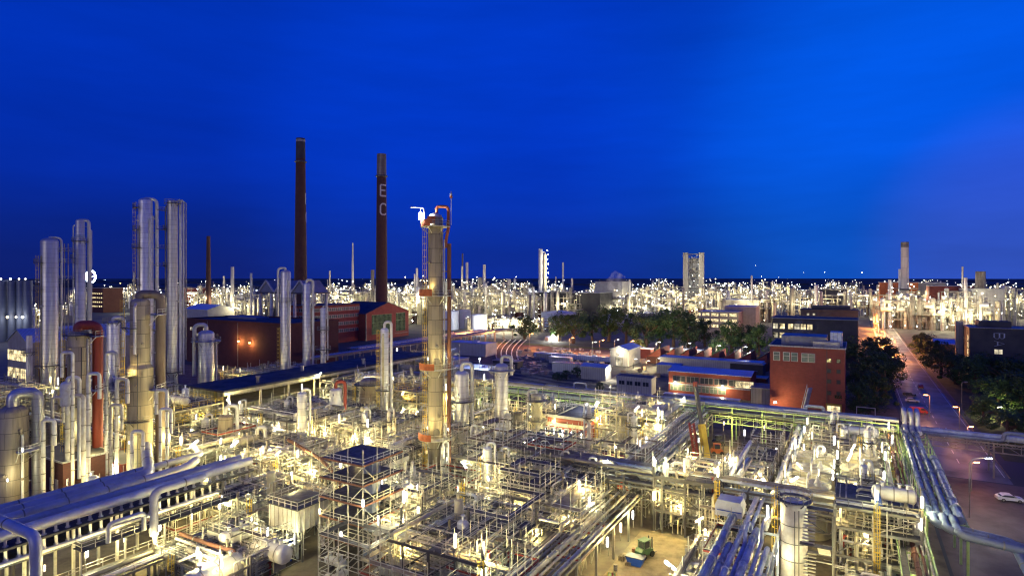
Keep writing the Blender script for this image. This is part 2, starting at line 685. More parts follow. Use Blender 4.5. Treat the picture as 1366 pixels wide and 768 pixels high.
def pumpset(label, u, v, z=0.0, col='blue', group='pump sets on the plant floor', rz=0.0):
    x, y = W(u, v)
    t = thing('pump_set', label, 'pump', (x, y, z), GR + rz, group)
    MB().box((0, 0, .2), (2.6, 1.1, .4)).build('base', M['concrete'], t)
    Mx = Matrix.Rotation(PI / 2, 3, 'Y')
    MB().lathe([(0, -.75), (.42, -.75), (.42, .55), (.2, .65), (0, .65)], 12, (.55, 0, .95), Mx).build('motor', M[col], t)
    MB().lathe([(0, -.3), (.55, -.3), (.55, .2), (0, .3)], 12, (-.7, 0, .95), Mx).tube([(-.7, 0, 1.0), (-.7, 0, 2.1)], .18, 7).build('pump_casing', M['steel'], t)
    return t


def ortho_pipe(rs, a, b, h0, h1, bays=None):
    """one pipe that runs square to the frame with a few elbows"""
    ax = rs.random() < .55
    z = rs.uniform(h0, h1)
    if ax:
        y = rs.uniform(-b, b)
        p = [(-a * rs.uniform(.2, 1.05), y, z), (a * rs.uniform(.1, 1.05), y, z)]
    else:
        x = rs.uniform(-a, a)
        p = [(x, -b * rs.uniform(.2, 1.05), z), (x, b * rs.uniform(.1, 1.05), z)]
    if rs.random() < .75:
        e = p[-1]
        z2 = rs.uniform(max(h0, z - 5), min(h1 + 1, z + 5))
        p.append((e[0], e[1], z2))
        if rs.random() < .7:
            q = rs.uniform(-4, 4)
            p.append((e[0] + (0 if ax else q), e[1] + (q if ax else 0), z2))
    if rs.random() < .6:
        e = p[0]
        z2 = rs.uniform(0.2, max(z - 1, .4))
        p.insert(0, (e[0], e[1], z2))
    return p


def unit(desc, phrase, u0, u1, v0, v1, levels, seed, npipes=26, decks=.42, bay=4.6, drums=2, verts=2, lamps=4, z0=0.0,
         pipe_mats=('steel', 'pale_steel', 'clad_plain', 'cream', 'white'), railm='steel', frame_mat='steel', deckm='grate',
         pr=(.09, .3), watts=900, ladder=True, kind='v', braces=.4, roof=None, pumps=0, vmats=('white', 'cream', 'clad_plain'), lampkinds='vvvt'):
    rs = random.Random(seed)
    uc, vc = (u0 + u1) / 2, (v0 + v1) / 2
    a, b = (u1 - u0) / 2, (v1 - v0) / 2
    x, y = W(uc, vc)
    t = thing('process_frame', f'{desc} {phrase}', 'process frame', (x, y, z0), GR, 'process frames of pipes and decks')
    nx = max(1, round(2 * a / bay))
    ny = max(1, round(2 * b / bay))
    xs = [-a + 2 * a * i / nx for i in range(nx + 1)]
    ys = [-b + 2 * b * j / ny for j in range(ny + 1)]
    H = levels[-1]
    fm = MB()
    for X in xs:
        for Y in ys:
            hh = H + rs.choice((0, 0, 0, 1.2, 2.5)) * (1 if roof is None else 0)
            fm.bar((X, Y, 0), (X, Y, hh), .3)
    for z in levels:
        for Y in ys:
            fm.bar((-a, Y, z - .18), (a, Y, z - .18), .2, .34)
        for X in xs:
            fm.bar((X, -b, z - .2), (X, b, z - .2), .18, .3)
    fm.build('frame', M[frame_mat], t)
    bm = MB()
    zz = [0] + list(levels)
    for i in range(len(zz) - 1):
        for j in range(nx):
            if rs.random() < braces:
                Y = -b if rs.random() < .7 else b
                bm.bar((xs[j], Y, zz[i]), (xs[j + 1], Y, zz[i + 1] - .3), .14)
        for j in range(ny):
            if rs.random() < braces:
                X = -a if rs.random() < .6 else a
                bm.bar((X, ys[j], zz[i]), (X, ys[j + 1], zz[i + 1] - .3), .14)
    if bm.v:
        bm.build('brace', M[frame_mat], t)
    dk = {}
    for z in levels:
        d, rl = MB(), MB()
        cells = [(i, j) for i in range(nx) for j in range(ny) if rs.random() < decks]
        if not cells:
            cells = [(0, 0)]
        cs = set(cells)
        for i, j in cells:
            d.box(((xs[i] + xs[i + 1]) / 2, (ys[j] + ys[j + 1]) / 2, z + .04), (xs[i + 1] - xs[i] - .02, ys[j + 1] - ys[j] - .02, .07))
            for di, dj, p, q in ((-1, 0, (xs[i], ys[j]), (xs[i], ys[j + 1])), (1, 0, (xs[i + 1], ys[j]), (xs[i + 1], ys[j + 1])),
                                 (0, -1, (xs[i], ys[j]), (xs[i + 1], ys[j])), (0, 1, (xs[i], ys[j + 1]), (xs[i + 1], ys[j + 1]))):
                if (i + di, j + dj) not in cs:
                    rl.rail([(p[0], p[1], z + .08), (q[0], q[1], z + .08)], 1.1)
        o = d.build('deck', M[deckm], t)
        if rl.v:
            rl.build('railing', M[railm], o)
        dk[z] = cells
    if ladder:
        X = rs.choice(xs)
        MB().ladder((X, -b - .4), 0, H, 0, -1).build('ladder', M['yellow'], t)
    if roof:
        MB().box((0, 0, H + .3), (2 * a + 1.2, 2 * b + 1.2, .25)).build('roof', M[roof], t)
    npipes = min(96, int(npipes * 1.6))
    for i in range(npipes):
        p = ortho_pipe(rs, a, b, .6, H + 1.2)
        r = rs.uniform(*pr) * .85 if rs.random() < .85 else rs.uniform(pr[1], pr[1] * 1.7)
        MB().tube(fillet(p, r * 2.5, 3), r, 7).build('pipe', M[rs.choice(pipe_mats)], t)
    sm = MB()                                # hair-thin lines past counting
    for i in range(int(4 * a * b * .75) + 40):
        p = ortho_pipe(rs, a, b, .3, H + .8)
        sm.tube(p, rs.uniform(.045, .10), 4)
    for i in range(int(a * b * .12) + 6):
        X, Y = rs.choice(xs) + rs.uniform(-.6, .6), rs.choice(ys) + rs.uniform(-.6, .6)
        sm.bar((X, Y, rs.uniform(0, 2)), (X, Y, H + rs.uniform(.5, 4.5)), rs.uniform(.07, .16))
    struct(sm.build('small_pipes', M['pale_steel'], t), 'stuff')
    n_v = min(34, npipes // 2)
    for i in range(n_v):                     # uprights with valve wheels: what stands up among the runs
        X, Y = rs.uniform(-a, a), rs.uniform(-b, b)
        h = rs.uniform(1.2, 3.2)
        z = rs.choice([0] + list(levels[:-1]))
        k = MB().tube([(X, Y, z), (X, Y, z + h)], rs.uniform(.08, .16), 6)
        k.lathe([(.38, 0), (.38, .09), (0, .09)], 8, (X, Y, z + h))
        k.lathe([(.3, 0), (.3, .12), (0, .12)], 8, (X, Y, z + h * .55))
        k.build('valve', M[rs.choice(('steel', 'white', 'redpaint', 'steel', 'blue'))], t)
    zs = [0.0] + [z + .08 for z in levels]
    for i in range(drums):
        z = zs[rs.randrange(0, len(zs))]
        L = rs.uniform(.45, .8) * min(2 * a, 9)
        r = rs.uniform(.6, 1.15)
        al = rs.choice('uv')
        du = rs.uniform(-1, 1) * max(0, a - (L / 2 if al == 'u' else r) - .5)
        dv = rs.uniform(-1, 1) * max(0, b - (r if al == 'u' else L / 2) - .5)
        m = rs.choice(vmats)
        nm = {'white': 'white', 'cream': 'cream', 'clad_plain': 'silver', 'steel': 'grey', 'clad_tan': 'tan', 'rust': 'rusty'}[m]
        drum(f'{nm} drum lying {phrase}', uc + du, vc + dv, z0 + z, L, r, al, m, .5,
             'horizontal drums among the pipes')
    for i in range(verts):
        z = zs[rs.randrange(0, max(1, len(zs) - 1))]
        r = rs.uniform(.5, 1.1)
        h = rs.uniform(2.2, 5.5)
        m = rs.choice(vmats)
        nm = {'white': 'white', 'cream': 'cream', 'clad_plain': 'silver', 'steel': 'grey', 'clad_tan': 'tan', 'rust': 'rusty'}[m]
        vessel(f'{nm} upright vessel {phrase}', uc + rs.uniform(-1, 1) * (a - r), vc + rs.uniform(-1, 1) * (b - r),
               z0 + z, r, h, m, 1.0, 'upright vessels among the pipes')
    for i in range(pumps):
        pumpset(f'small motor pump {phrase}', uc + rs.uniform(-a, a), vc + rs.uniform(-b, b), z0,
                'blue' if rs.random() < .5 else 'steel', rz=rs.choice((0, PI / 2)))
    for i in range(lamps):
        z = rs.choice(levels)
        e = rs.random()
        if e < .6:
            X, Y = rs.choice(xs), -b
        else:
            X, Y = rs.choice((-a, a)), rs.choice(ys)
        wx, wy = W(uc + X, vc + Y)
        lamp(wx, wy, z0 + z + 2.3, f'tube lamp {phrase}', rs.choice(lampkinds), watts)
    # the lamps deep in the frame that light it from inside
    for i in range(max(1, lamps // 3)):
        wx, wy = W(uc + rs.uniform(-a, a) * .7, vc + rs.uniform(-b, b) * .7)
        z = rs.choice([0.0] + list(levels[:-1]))
        lamp(wx, wy, z0 + z + 2.4, f'tube lamp {phrase}', 's', watts)
    return t


def scaffold(label, u0, u1, v0, v1, H, seed, lift=1.9, bay=1.9, planks=.3, toe='redpaint', z0=0.0, w=.08, every=1, braces=.25, rail_top=True):
    rs = random.Random(seed)
    uc, vc = (u0 + u1) / 2, (v0 + v1) / 2
    a, b = (u1 - u0) / 2, (v1 - v0) / 2
    x, y = W(uc, vc)
    t = thing('scaffold', label, 'scaffold', (x, y, z0), GR, 'tube scaffolds round the plant')
    nx, ny = max(1, round(2 * a / bay)), max(1, round(2 * b / bay))
    xs = [-a + 2 * a * i / nx for i in range(nx + 1)]
    ys = [-b + 2 * b * j / ny for j in range(ny + 1)]
    edge = [(X, Y) for X in xs for Y in ys if nx < 3 or ny < 3 or X in (xs[0], xs[-1]) or Y in (ys[0], ys[-1]) or rs.random() < .25]
    p = MB()
    for X, Y in edge:
        p.bar((X, Y, 0), (X, Y, H + rs.uniform(.4, 1.8)), w)
    p.build('standard_pole', M['pale_steel'], t)
    p = MB()
    k = int(H // lift)
    for i in range(1, k + 1):
        for q in (0, .55):
            z = i * lift + q
            if z > H + 1:
                continue
            for Y in (ys[0], ys[-1]):
                p.bar((-a, Y, z), (a, Y, z), w)
            for X in (xs[0], xs[-1]):
                p.bar((X, -b, z), (X, b, z), w)
    p.build('ledger_pole', M['pale_steel'], t)
    p = MB()
    for i in range(k):
        for j in range(nx):
            if rs.random() < braces:
                s = rs.random() < .5
                p.bar((xs[j + s], -b, i * lift), (xs[j + 1 - s], -b, (i + 1) * lift), w)
        for j in range(ny):
            if rs.random() < braces:
                p.bar((a, ys[j], i * lift), (a, ys[j + 1], (i + 1) * lift), w)
    if p.v:
        p.build('brace_pole', M['pale_steel'], t)
    for i in range(1, k + 1, every):
        if rs.random() < planks or (i == k and rail_top):
            z = i * lift
            o = MB()
            for s in (-1, 1):
                o.box((0, s * (b - .5), z + .03), (2 * a, 1.0, .06))
                if rs.random() < .6:
                    o.box((s * (a - .5), 0, z + .03), (1.0, 2 * b - 2.02, .06))
            if rs.random() < .3:
                o.box((rs.uniform(-.4, .4) * a, 0, z + .03), (1.6, 2 * b - 2.02, .06))
            o = o.build('plank_deck', M['plank' if rs.random() < .6 else 'grate'], t)
            if toe and rs.random() < .3:
                e = MB()
                for Y in (-b, b):
                    e.box((0, Y, z + .2), (2 * a, .05, .26))
                for X in (-a, a):
                    e.box((X, 0, z + .2), (.05, 2 * b, .26))
                e.build('toe_board', M[toe], o)
    return t


def pipe_rack(label, p0, p1, z, width, n, seed, mats=('steel', 'clad_plain', 'bluegrey'), r=(.12, .38), tiers=1, bent=7.0, frame='steel', rail=None,
              cat='pipe rack', truss=False, over=0.0, pos=None, group='pipe racks and pipe bridges'):
    """rack from grid point p0 to p1 (u,v); pipes lie along it as its parts"""
    rs = random.Random(seed)
    d = Vector((p1[0] - p0[0], p1[1] - p0[1]))
    L = d.length
    ang = math.atan2(d.y, d.x)
    x, y = W(*p0)
    t = thing('pipe_rack', label, cat, (x, y, 0), GR + ang, group)
    h = width / 2
    k = max(1, round(L / bent))
    f = MB()
    for i in range(k + 1):
        X = L * i / k
        for s in (-1, 1):
            f.bar((X, s * h, 0), (X, s * h, z + (tiers - 1) * 2.2), .32)
        for j in range(tiers):
            f.bar((X, -h, z - .15 + j * 2.2), (X, h, z - .15 + j * 2.2), .26, .3)
    for j in range(tiers):
        for s in (-1, 1):
            f.bar((-over, s * h, z - .2 + j * 2.2), (L + over, s * h, z - .2 + j * 2.2), .2, .34)
    if truss:
        for s in (-1, 1):
            f.bar((-over, s * h, z - 2.2), (L + over, s * h, z - 2.2), .18, .26)
            m = max(2, round(L / 3.2))
            for i in range(m):
                X = L * i / m
                f.bar((X, s * h, z - 2.2), (X, s * h, z - .2), .14)
                f.bar((X, s * h, z - 2.2 if i % 2 else z - .2), (L * (i + 1) / m, s * h, z - .2 if i % 2 else z - 2.2), .12)
    f.build('frame', M[frame], t)
    for j in range(tiers):
        zt = z + j * 2.2
        yy = -h + .3
        c = 0
        while yy < h - .25 and c < n:
            q = rs.uniform(*r)
            if rs.random() < .2:
                q *= 1.4
            yy += q
            if yy + q > h:
                break
            e0, e1 = -over + rs.uniform(-.5, .5), L + over + rs.uniform(-.5, .5)
            if rs.random() < .25:
                e1 = L * rs.uniform(.4, .9)
            pts = [(e0, yy, zt + q), (e1, yy, zt + q)]
            if e1 < L - 1:
                pts.append((e1, yy, zt - rs.uniform(1.5, 4)))
            elif L > 30 and rs.random() < .25:      # expansion loop
                m = L * rs.uniform(.3, .7)
                hh = rs.uniform(1, 2)
                pts = [(e0, yy, zt + q), (m - 2, yy, zt + q), (m - 2, yy, zt + q + hh), (m + 2, yy, zt + q + hh), (m + 2, yy, zt + q), (e1, yy, zt + q)]
            tb = MB().tube(fillet(pts, q * 2.5, 3), q, 9)
            X = rs.uniform(0, 6)
            while X < abs(min(e1, L) - 1):   # joints and clamps along the run
                if pts[0][2] == pts[1][2] and len(pts) < 4:
                    tb.tube([(X, yy, zt + q), (X + .22, yy, zt + q)], q * rs.uniform(1.15, 1.45), 9)
                X += rs.uniform(2.5, 9)
            tb.build('pipe', M[rs.choice(mats)], t)
            yy += q + rs.uniform(.06, .5)
            c += 1
    if rail:
        w = MB()
        s = rail[0]
        w.box((L / 2, s * (h + .5), z + .05), (L, 1.0, .08))
        o = w.build('walkway', M['grate'], t)
        MB().rail([(0, s * (h + 1), z + .1), (L, s * (h + 1), z + .1)], 1.1, step=2.2).build('railing', M[rail[1]], o)
    return t


def big_pipe(label, pts, r, mat='clad_plain', fr=None, n=14, name='large_pipe', group=None, rings=6.0, legs=()):
    x, y = pts[0][0], pts[0][1]
    t = thing(name, label, 'pipe', (x, y, 0), 0, group)
    q = fillet([(a - x, b - y, c) for a, b, c in pts], fr or r * 2.2, 6)
    o = MB().tube(q, r, n).build('pipe_body', M[mat], t)
    k = MB()
    for a, b in zip([Vector(p) for p in q[:-1]], [Vector(p) for p in q[1:]]):
        L = (b - a).length
        if L > rings:
            m = int(L / rings)
            d = (b - a).normalized()
            for i in range(1, m + 1):
                c = a + d * (L * i / (m + 1))
                k.tube([c - d * .1, c + d * .1], r + .05, n)
    if k.v:
        k.build('flange', M['steel'], t)
    for (lx, ly, z) in legs:
        MB().bar((lx - x, ly - y, 0), (lx - x, ly - y, z), .3).build('support', M['steel'], t)
    return t


# ------------------------------------------------------------------ buildings
def windows_on(parent, rows, a, fixed, axis, wmat, fmat='wall_white', d=.06, name='window'):
    """rows: (centre along wall, z0, width, height); axis 'x' wall lies along x at y=fixed, facing -y; 'y' wall at x=fixed facing +x; '-y' facing -x"""
    for (c, z, w, h) in rows:
        f = MB()
        g = MB()
        t = .12
        if axis == 'x':
            f.box((c, fixed - d, z + h / 2), (w + .3, .1, h + .3))
            g.box((c, fixed - d - .06, z + h / 2), (w, .06, h))
            k = max(1, round(w / 1.4))
            for i in range(1, k):
                f.box((c - w / 2 + w * i / k, fixed - d - .1, z + h / 2), (t, .08, h))
            if h > 2.2:
                f.box((c, fixed - d - .1, z + h * .6), (w, .07, t))
        else:
            s = 1 if axis == 'y' else -1
            f.box((fixed + s * d, c, z + h / 2), (.1, w + .3, h + .3))
            g.box((fixed + s * (d + .06), c, z + h / 2), (.06, w, h))
            k = max(1, round(w / 1.4))
            for i in range(1, k):
                f.box((fixed + s * (d + .1), c - w / 2 + w * i / k, z + h / 2), (.08, t, h))
            if h > 2.2:
                f.box((fixed + s * (d + .1), c, z + h * .6), (.07, w, t))
        o = g.build('window', M[wmat], parent)
        f.build('frame', M[fmat], o)


def building(name, label, corner, Lb, La, H, wall, roof='roof', kind='flat', cat='building', rise=2.0, parapet=.5, fascia='wall_white', group=None, z0=0.0, ridge='x', rz=None):
    """corner = grid (u,v) of the corner nearest to the photo's side at local (0,0); Lb>0 runs to +u, <0 to -u; La runs along +v"""
    x, y = W(*corner)
    t = thing(name, label, cat, (x, y, z0), GR if rz is None else rz, group)
    x0, x1 = min(0, Lb), max(0, Lb)
    w = MB()
    if kind == 'flat':
        w.box(((x0 + x1) / 2, La / 2, H / 2), (x1 - x0, La, H))
        w.build('wall', M[wall], t)
        r = MB().box(((x0 + x1) / 2, La / 2, H + .1), (x1 - x0 + .5, La + .5, .2)).build('roof', M[roof], t)
        if parapet:
            e = MB()
            for yy in (-.22, La + .22):
                e.box(((x0 + x1) / 2, yy, H + .2 + parapet / 2 - .25), (x1 - x0 + .7, .22, parapet))
            for xx in (x0 - .24, x1 + .24):
                e.box((xx, La / 2, H + .2 + parapet / 2 - .25), (.22, La + .22, parapet - .02))
            e.build('fascia', M[fascia], r)
    else:
        if ridge == 'x':
            m = La / 2
            out = [(0, 0), (La, 0), (La, H), (m, H + rise), (0, H)]
            n = len(out)
            vs = [(x0, p, q) for p, q in out] + [(x1, p, q) for p, q in out]
            fs = [tuple(reversed(range(n))), tuple(range(n, 2 * n))] + [(i, (i + 1) % n, (i + 1) % n + n, i + n) for i in range(n)]
            w.add(vs, fs)
            w.build('wall', M[wall], t)
            r = MB()
            for sgn in (0, 1):
                ya, yb = (-.4, m) if sgn == 0 else (La + .4, m)
                za = H - .4 * rise / m
                vs = [(x0 - .4, ya, za + .05), (x1 + .4, ya, za + .05), (x1 + .4, yb, H + rise + .05), (x0 - .4, yb, H + rise + .05)]
                vs += [(p, q, s + .22) for p, q, s in vs]
                r.add(vs, [(0, 1, 2, 3), (7, 6, 5, 4), (0, 4, 5, 1), (1, 5, 6, 2), (2, 6, 7, 3), (3, 7, 4, 0)])
            r.build('roof', M[roof], t)
        else:
            m = (x0 + x1) / 2
            w.prism([(x0, 0), (x1, 0), (x1, H), (m, H + rise), (x0, H)], 0, La)
            w.build('wall', M[wall], t)
            r = MB()
            for xa in (x0 - .4, x1 + .4):
                za = H - .4 * rise / (abs(x1 - x0) / 2)
                vs = [(xa, -.4, za + .05), (xa, La + .4, za + .05), (m, La + .4, H + rise + .05), (m, -.4, H + rise + .05)]
                vs += [(p, q, s + .22) for p, q, s in vs]
                r.add(vs, [(0, 1, 2, 3), (7, 6, 5, 4), (0, 4, 5, 1), (1, 5, 6, 2), (2, 6, 7, 3), (3, 7, 4, 0)])
            r.build('roof', M[roof], t)
    return t


# ------------------------------------------------------------------ trees
TREE = []


def tree_meshes():
    for k in range(5):
        rs = random.Random(100 + k)
        tr = MB().tube([(0, 0, 0), (.1, 0, 2.2), (.05, .1, 4.5), (.3, .2, 7)], [.42, .32, .24, .08], 7)
        for i in range(6):
            a = rs.uniform(0, 6.28)
            z = rs.uniform(2.2, 5)
            tr.tube([(0, 0, z), (math.cos(a) * 1.6, math.sin(a) * 1.6, z + 1.5), (math.cos(a) * 3, math.sin(a) * 3, z + 2.6)], [.16, .1, .04], 5)
        me_t = tr.mesh('trunk', M['bark'])
        cl = []
        for i in range(26):
            a = rs.uniform(0, 6.28)
            q = rs.uniform(0, 1) ** .5 * 3.6
            z = rs.uniform(1.5, 9.4)
            q *= 1 - max(0, (z - 6) / 5.5)
            cl.append((math.cos(a) * q, math.sin(a) * q, z, rs.choice((.5, .8, 1.2, 1.6))))
        lf = MB()
        for i in range(4800):
            cx, cy, cz, cr = rs.choice(cl)
            d = Vector((rs.gauss(0, 1), rs.gauss(0, 1), rs.gauss(0, 1))).normalized() * cr * rs.uniform(.35, 1.05) ** .5
            p = Vector((cx, cy, cz)) + d
            n = (d.normalized() + Vector((rs.gauss(0, .6), rs.gauss(0, .6), rs.gauss(.3, .6)))).normalized()
            s = n.cross(Vector((rs.gauss(0, 1), rs.gauss(0, 1), rs.gauss(0, 1)))).normalized()
            q = n.cross(s)
            L = rs.uniform(.10, .27)
            lf.add([tuple(p - s * L), tuple(p + q * L * .6), tuple(p + s * L), tuple(p - q * L * .6)], [(0, 1, 2, 3)])
        TREE.append((me_t, lf.mesh('crown', M['leaf']), lf.mesh('crown', M['leaf_dark'])))


def tree(x, y, h, w, label, dark=False, group=None, k=None):
    k = R.randrange(5) if k is None else k
    t = thing('broadleaf_tree', label, 'tree', (x, y, 0), R.uniform(0, 6.28), group)
    a, b, c = TREE[k]
    s = h / 10.3
    wx = w / 8.5
    inst('trunk', a, t, sc=(wx, wx, s))
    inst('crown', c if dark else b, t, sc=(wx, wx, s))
    return t


# ------------------------------------------------------------------ vehicles
CARM = {}


def car(x, y, rz, label, paint='carwhite', van=False):
    t = thing('parked_car', label, 'car', (x, y, 0.008), rz, 'cars parked beside the road')
    key = van
    if key not in CARM:
        L, H = (5.2, 2.1) if van else (4.4, 1.45)
        h = L / 2
        if van:
            out = [(-h, .35), (h, .35), (h, 1.0), (h - .5, 1.25), (h - 1.1, H - .1), (h - 1.6, H), (-h + .15, H), (-h, 1.0)]
            cab = [(h - .62, 1.25), (h - 1.12, H - .2), (h - 1.9, H - .2), (h - 1.9, 1.25)]
        else:
            out = [(-h, .35), (h, .35), (h, .72), (h - .25, .85), (h - 1.25, .95), (h - 2.0, H - .05), (h - 2.5, H), (-h + 1.0, H - .04), (-h + .25, 1.0), (-h, .9)]
            cab = [(h - 1.35, .97), (h - 2.0, H - .12), (-h + 1.05, H - .12), (-h + .45, 1.0)]
        body = MB().prism(out, -.85, .85)
        glass = MB().prism(cab, -.865, .865)
        wsh = MB()
        if van:
            wsh.bar((h - .55, 0, 1.28), (h - 1.08, 0, H - .16), 1.5, .06)
        else:
            wsh.bar((h - 1.28, 0, 1.0), (h - 1.98, 0, H - .1), 1.4, .06)
            wsh.bar((-h + .36, 0, 1.04), (-h + .98, 0, H - .1), 1.4, .06)
        CARM[key] = (body, glass.mesh('side_window', M['glass']), wsh.mesh('windscreen', M['glass']), {}, h)
        if 'wheel' not in CARM:
            My = Matrix.Rotation(PI / 2, 3, 'X')
            CARM['wheel'] = (MB().lathe([(.2, -.11), (.33, -.11), (.33, .11), (.2, .11)], 14, M=My).mesh('tyre', M['rubber']),
                             MB().lathe([(0, -.12), (.21, -.12), (.21, .12), (0, .12)], 10, M=My).mesh('rim', M['steel']),
                             MB().box((0, 0, 0), (.06, .34, .16)).mesh('headlight', M['wall_white']))
    body, g, w, cache, h = CARM[key]
    if paint not in cache:
        cache[paint] = body.mesh('body', M[paint])
    inst('body', cache[paint], t)
    inst('side_window', g, t)
    inst('windscreen', w, t)
    ty, ri, hl = CARM['wheel']
    for X in (-h + .85, h - .85):
        for Y in (-.8, .8):
            o = inst('wheel', ty, t, (X, Y, .33))
            inst('rim', ri, o)
    for Y in (-.6, .6):
        inst('headlight', hl, t, (h + .005, Y, .68))
    return t


def street_lamp(x, y, h, label, dirx=1.0, glow='orange_glow', col=SOD, watts=2500, arm=1.6, on=True):
    t = thing('street_lamp', label, 'street lamp', (x, y, 0), 0, 'street lamps')
    MB().tube(fillet([(0, 0, 0), (0, 0, h), (dirx * arm, 0, h + .25)], 1.2, 4), .1, 6).build('pole', M['steel'], t)
    hd = MB().box((dirx * (arm + .4), 0, h + .28), (1.0, .36, .16)).build('lamp_head', M['wall_grey'], t)
    MB().box((dirx * (arm + .4), 0, h + .14), (1.0, .44, .16)).build('lamp_glass', M[glow], hd)
    if on:
        light(dirx * (arm + .4), 0, h - .25, watts, col, .3, t)
    return t


# ------------------------------------------------------------------ far plants
FWARM = (1, .87, .50)


def far_plant(label, px, Y, w, h, seed, d=22, tall=0, lamps=14, mats=('cream', 'pale_steel', 'steel', 'steel', 'clad_plain'), tanks=0, watts=26000, name='distant_process_plant', nl=2, group='floodlit plants in the distance', vess=7):
    rs = random.Random(seed)
    X = xat(px, Y)
    t = thing(name, label, 'process plant', (X, Y, 0), GR, group)
    a, b = w / 2, d / 2
    f = MB()
    nx = max(2, round(w / 6))
    lv = [h * k for k in (.22, .42, .62, .8)]
    for i in range(nx + 1):
        for yy in (-b, b):
            f.bar((-a + w * i / nx, yy, 0), (-a + w * i / nx, yy, h * rs.uniform(.5, .85)), .5)
    for z in lv:
        x0, x1 = sorted((rs.uniform(-a, a * .2), rs.uniform(-a * .2, a)))
        for yy in (-b, b):
            f.bar((x0 - 3, yy, z), (x1 + 3, yy, z), .5)
    f.build('frame', M['steel'], t)
    for z in lv[:3]:
        if rs.random() < .7:
            x0 = rs.uniform(-a, 0)
            L = rs.uniform(.3, .6) * w
            MB().box((min(x0 + L / 2, a - L / 2), rs.uniform(-b * .4, b * .4), z + .3), (L, d * rs.uniform(.5, .9), .35)).build('deck', M[rs.choice(('steel', 'grate'))], t)
    for i in range(vess):
        r = rs.uniform(1.0, 2.4)
        hh = h * rs.uniform(.3, .95)
        k = MB().lathe([(r, 0), (r, hh)] + dome(r, hh)[1:], 10, (rs.uniform(-a, a), rs.uniform(-b, b), 0))
        k.build('vessel', M[rs.choice(mats)], t)
    Mx = Matrix.Rotation(PI / 2, 3, 'Y')
    for i in range(4):
        r = rs.uniform(1.0, 2.0)
        L = rs.uniform(4, 10)
        MB().lathe([(0, -L / 2), (r, -L / 2 + .4), (r, L / 2 - .4), (0, L / 2)], 10, (rs.uniform(-a * .7, a * .7), rs.uniform(-b, -b * .5), rs.choice(lv[:3]) + r), Mx).build('drum', M[rs.choice(mats)], t)
    for i in range(9):
        p = ortho_pipe(rs, a, b, .1 * h, h * .8)
        MB().tube(p, rs.uniform(.25, .7), 6).build('pipe', M[rs.choice(mats)], t)
    for i in range(rs.randrange(1, 3)):
        bw, bh = rs.uniform(5, 12), h * rs.uniform(.2, .45)
        MB().box((rs.uniform(-a, a) * .8, rs.uniform(0, b), bh / 2), (bw, rs.uniform(6, 10), bh)).build('shelter', M[rs.choice(('wall_grey', 'roof', 'brick_dark', 'wall_grey', 'roof_metal'))], t)
    for i in range(tall):
        r = rs.uniform(.8, 1.7)
        hh = h * rs.uniform(1.05, 1.5)
        MB().tube([(0, 0, 0), (0, 0, hh)], [r, r * .8], 10).build('stack', M[rs.choice(('pale_steel', 'concrete_stack', 'clad_plain'))], t).location = (rs.uniform(-a, a), rs.uniform(-b, b), 0)
    c, s = math.cos(GR), math.sin(GR)
    for i in range(lamps):
        lx, ly, lz = rs.uniform(-a, a), rs.uniform(-b * 1.15, -b * .3), h * rs.uniform(.05, 1.0)
        farlamp(X + lx * c - ly * s, Y + lx * s + ly * c, lz, rs.uniform(.25, .62) * (Y / 700) ** .5)
    for i in range(nl):
        lx, lz = a * (-.6 + 1.2 * (i + .5) / nl), h * rs.uniform(.35, .7)
        ly = -b - rs.uniform(4, 10)
        light(X + lx * c - ly * s, Y + lx * s + ly * c, lz, watts * .16, FWARM, 1.0)
    return t


def ftank(label, px, Y, w, top, mat='wall_white', cone=True, group=None, name='storage_tank'):
    X = xat(px, Y)
    r = w / 2 / F * Y
    h = zat(top, Y)
    t = thing(name, label, 'tank', (X, Y, 0), 0, group)
    MB().lathe([(r, 0), (r, h)], 28).build('shell', M[mat], t)
    MB().lathe([(r + .15, h), (r + .15, h + .25), (0, h + .25 + (r * .12 if cone else .0))], 28).build('roof', M['roof_metal'], t)
    MB().rail([((r - .1) * math.cos(i * PI / 9), (r - .1) * math.sin(i * PI / 9), h + .25) for i in range(18)], 1.1, True, 4, .14).build('railing', M['steel'], t)
    return t
# ------------------------------------------------------------------ camera, sky, sun
cam = bpy.data.cameras.new('camera')
cam.sensor_width = 36
cam.lens = F / 1366 * 36
cam.shift_y = -(384 - HY) / 1366
cam.clip_start = 1
cam.clip_end = 30000
co = bpy.data.objects.new('camera', cam)
COL.objects.link(co)
co.location = (0, 0, CH)
co.rotation_euler = (PI / 2, 0, 0)
SC.camera = co

wd = bpy.data.worlds.new('World')
SC.world = wd
wd.use_nodes = True
nt = wd.node_tree
bg = nt.nodes['Background']
tc = nd(nt, 'ShaderNodeTexCoord')
vm = nd(nt, 'ShaderNodeVectorMath', operation='NORMALIZE')
nt.links.new(tc.outputs['Generated'], vm.inputs[0])
sp = nd(nt, 'ShaderNodeSeparateXYZ')
nt.links.new(vm.outputs[0], sp.inputs[0])
cr = nd(nt, 'ShaderNodeValToRGB')
el = cr.color_ramp
el.interpolation = 'B_SPLINE'
el.elements[0].position = 0.0
el.elements[0].color = (.005, .015, .165, 1)
el.elements[1].position = 1.0
el.elements[1].color = (.0, .02, .30, 1)
for p, c in ((.05, (.003, .013, .18)), (.13, (.001, .020, .33)), (.24, (.0, .029, .47)), (.40, (.0, .031, .44)), (.6, (.0, .027, .40))):
    e = el.elements.new(p)
    e.color = (*c, 1)
nt.links.new(sp.outputs[2], cr.inputs[0])


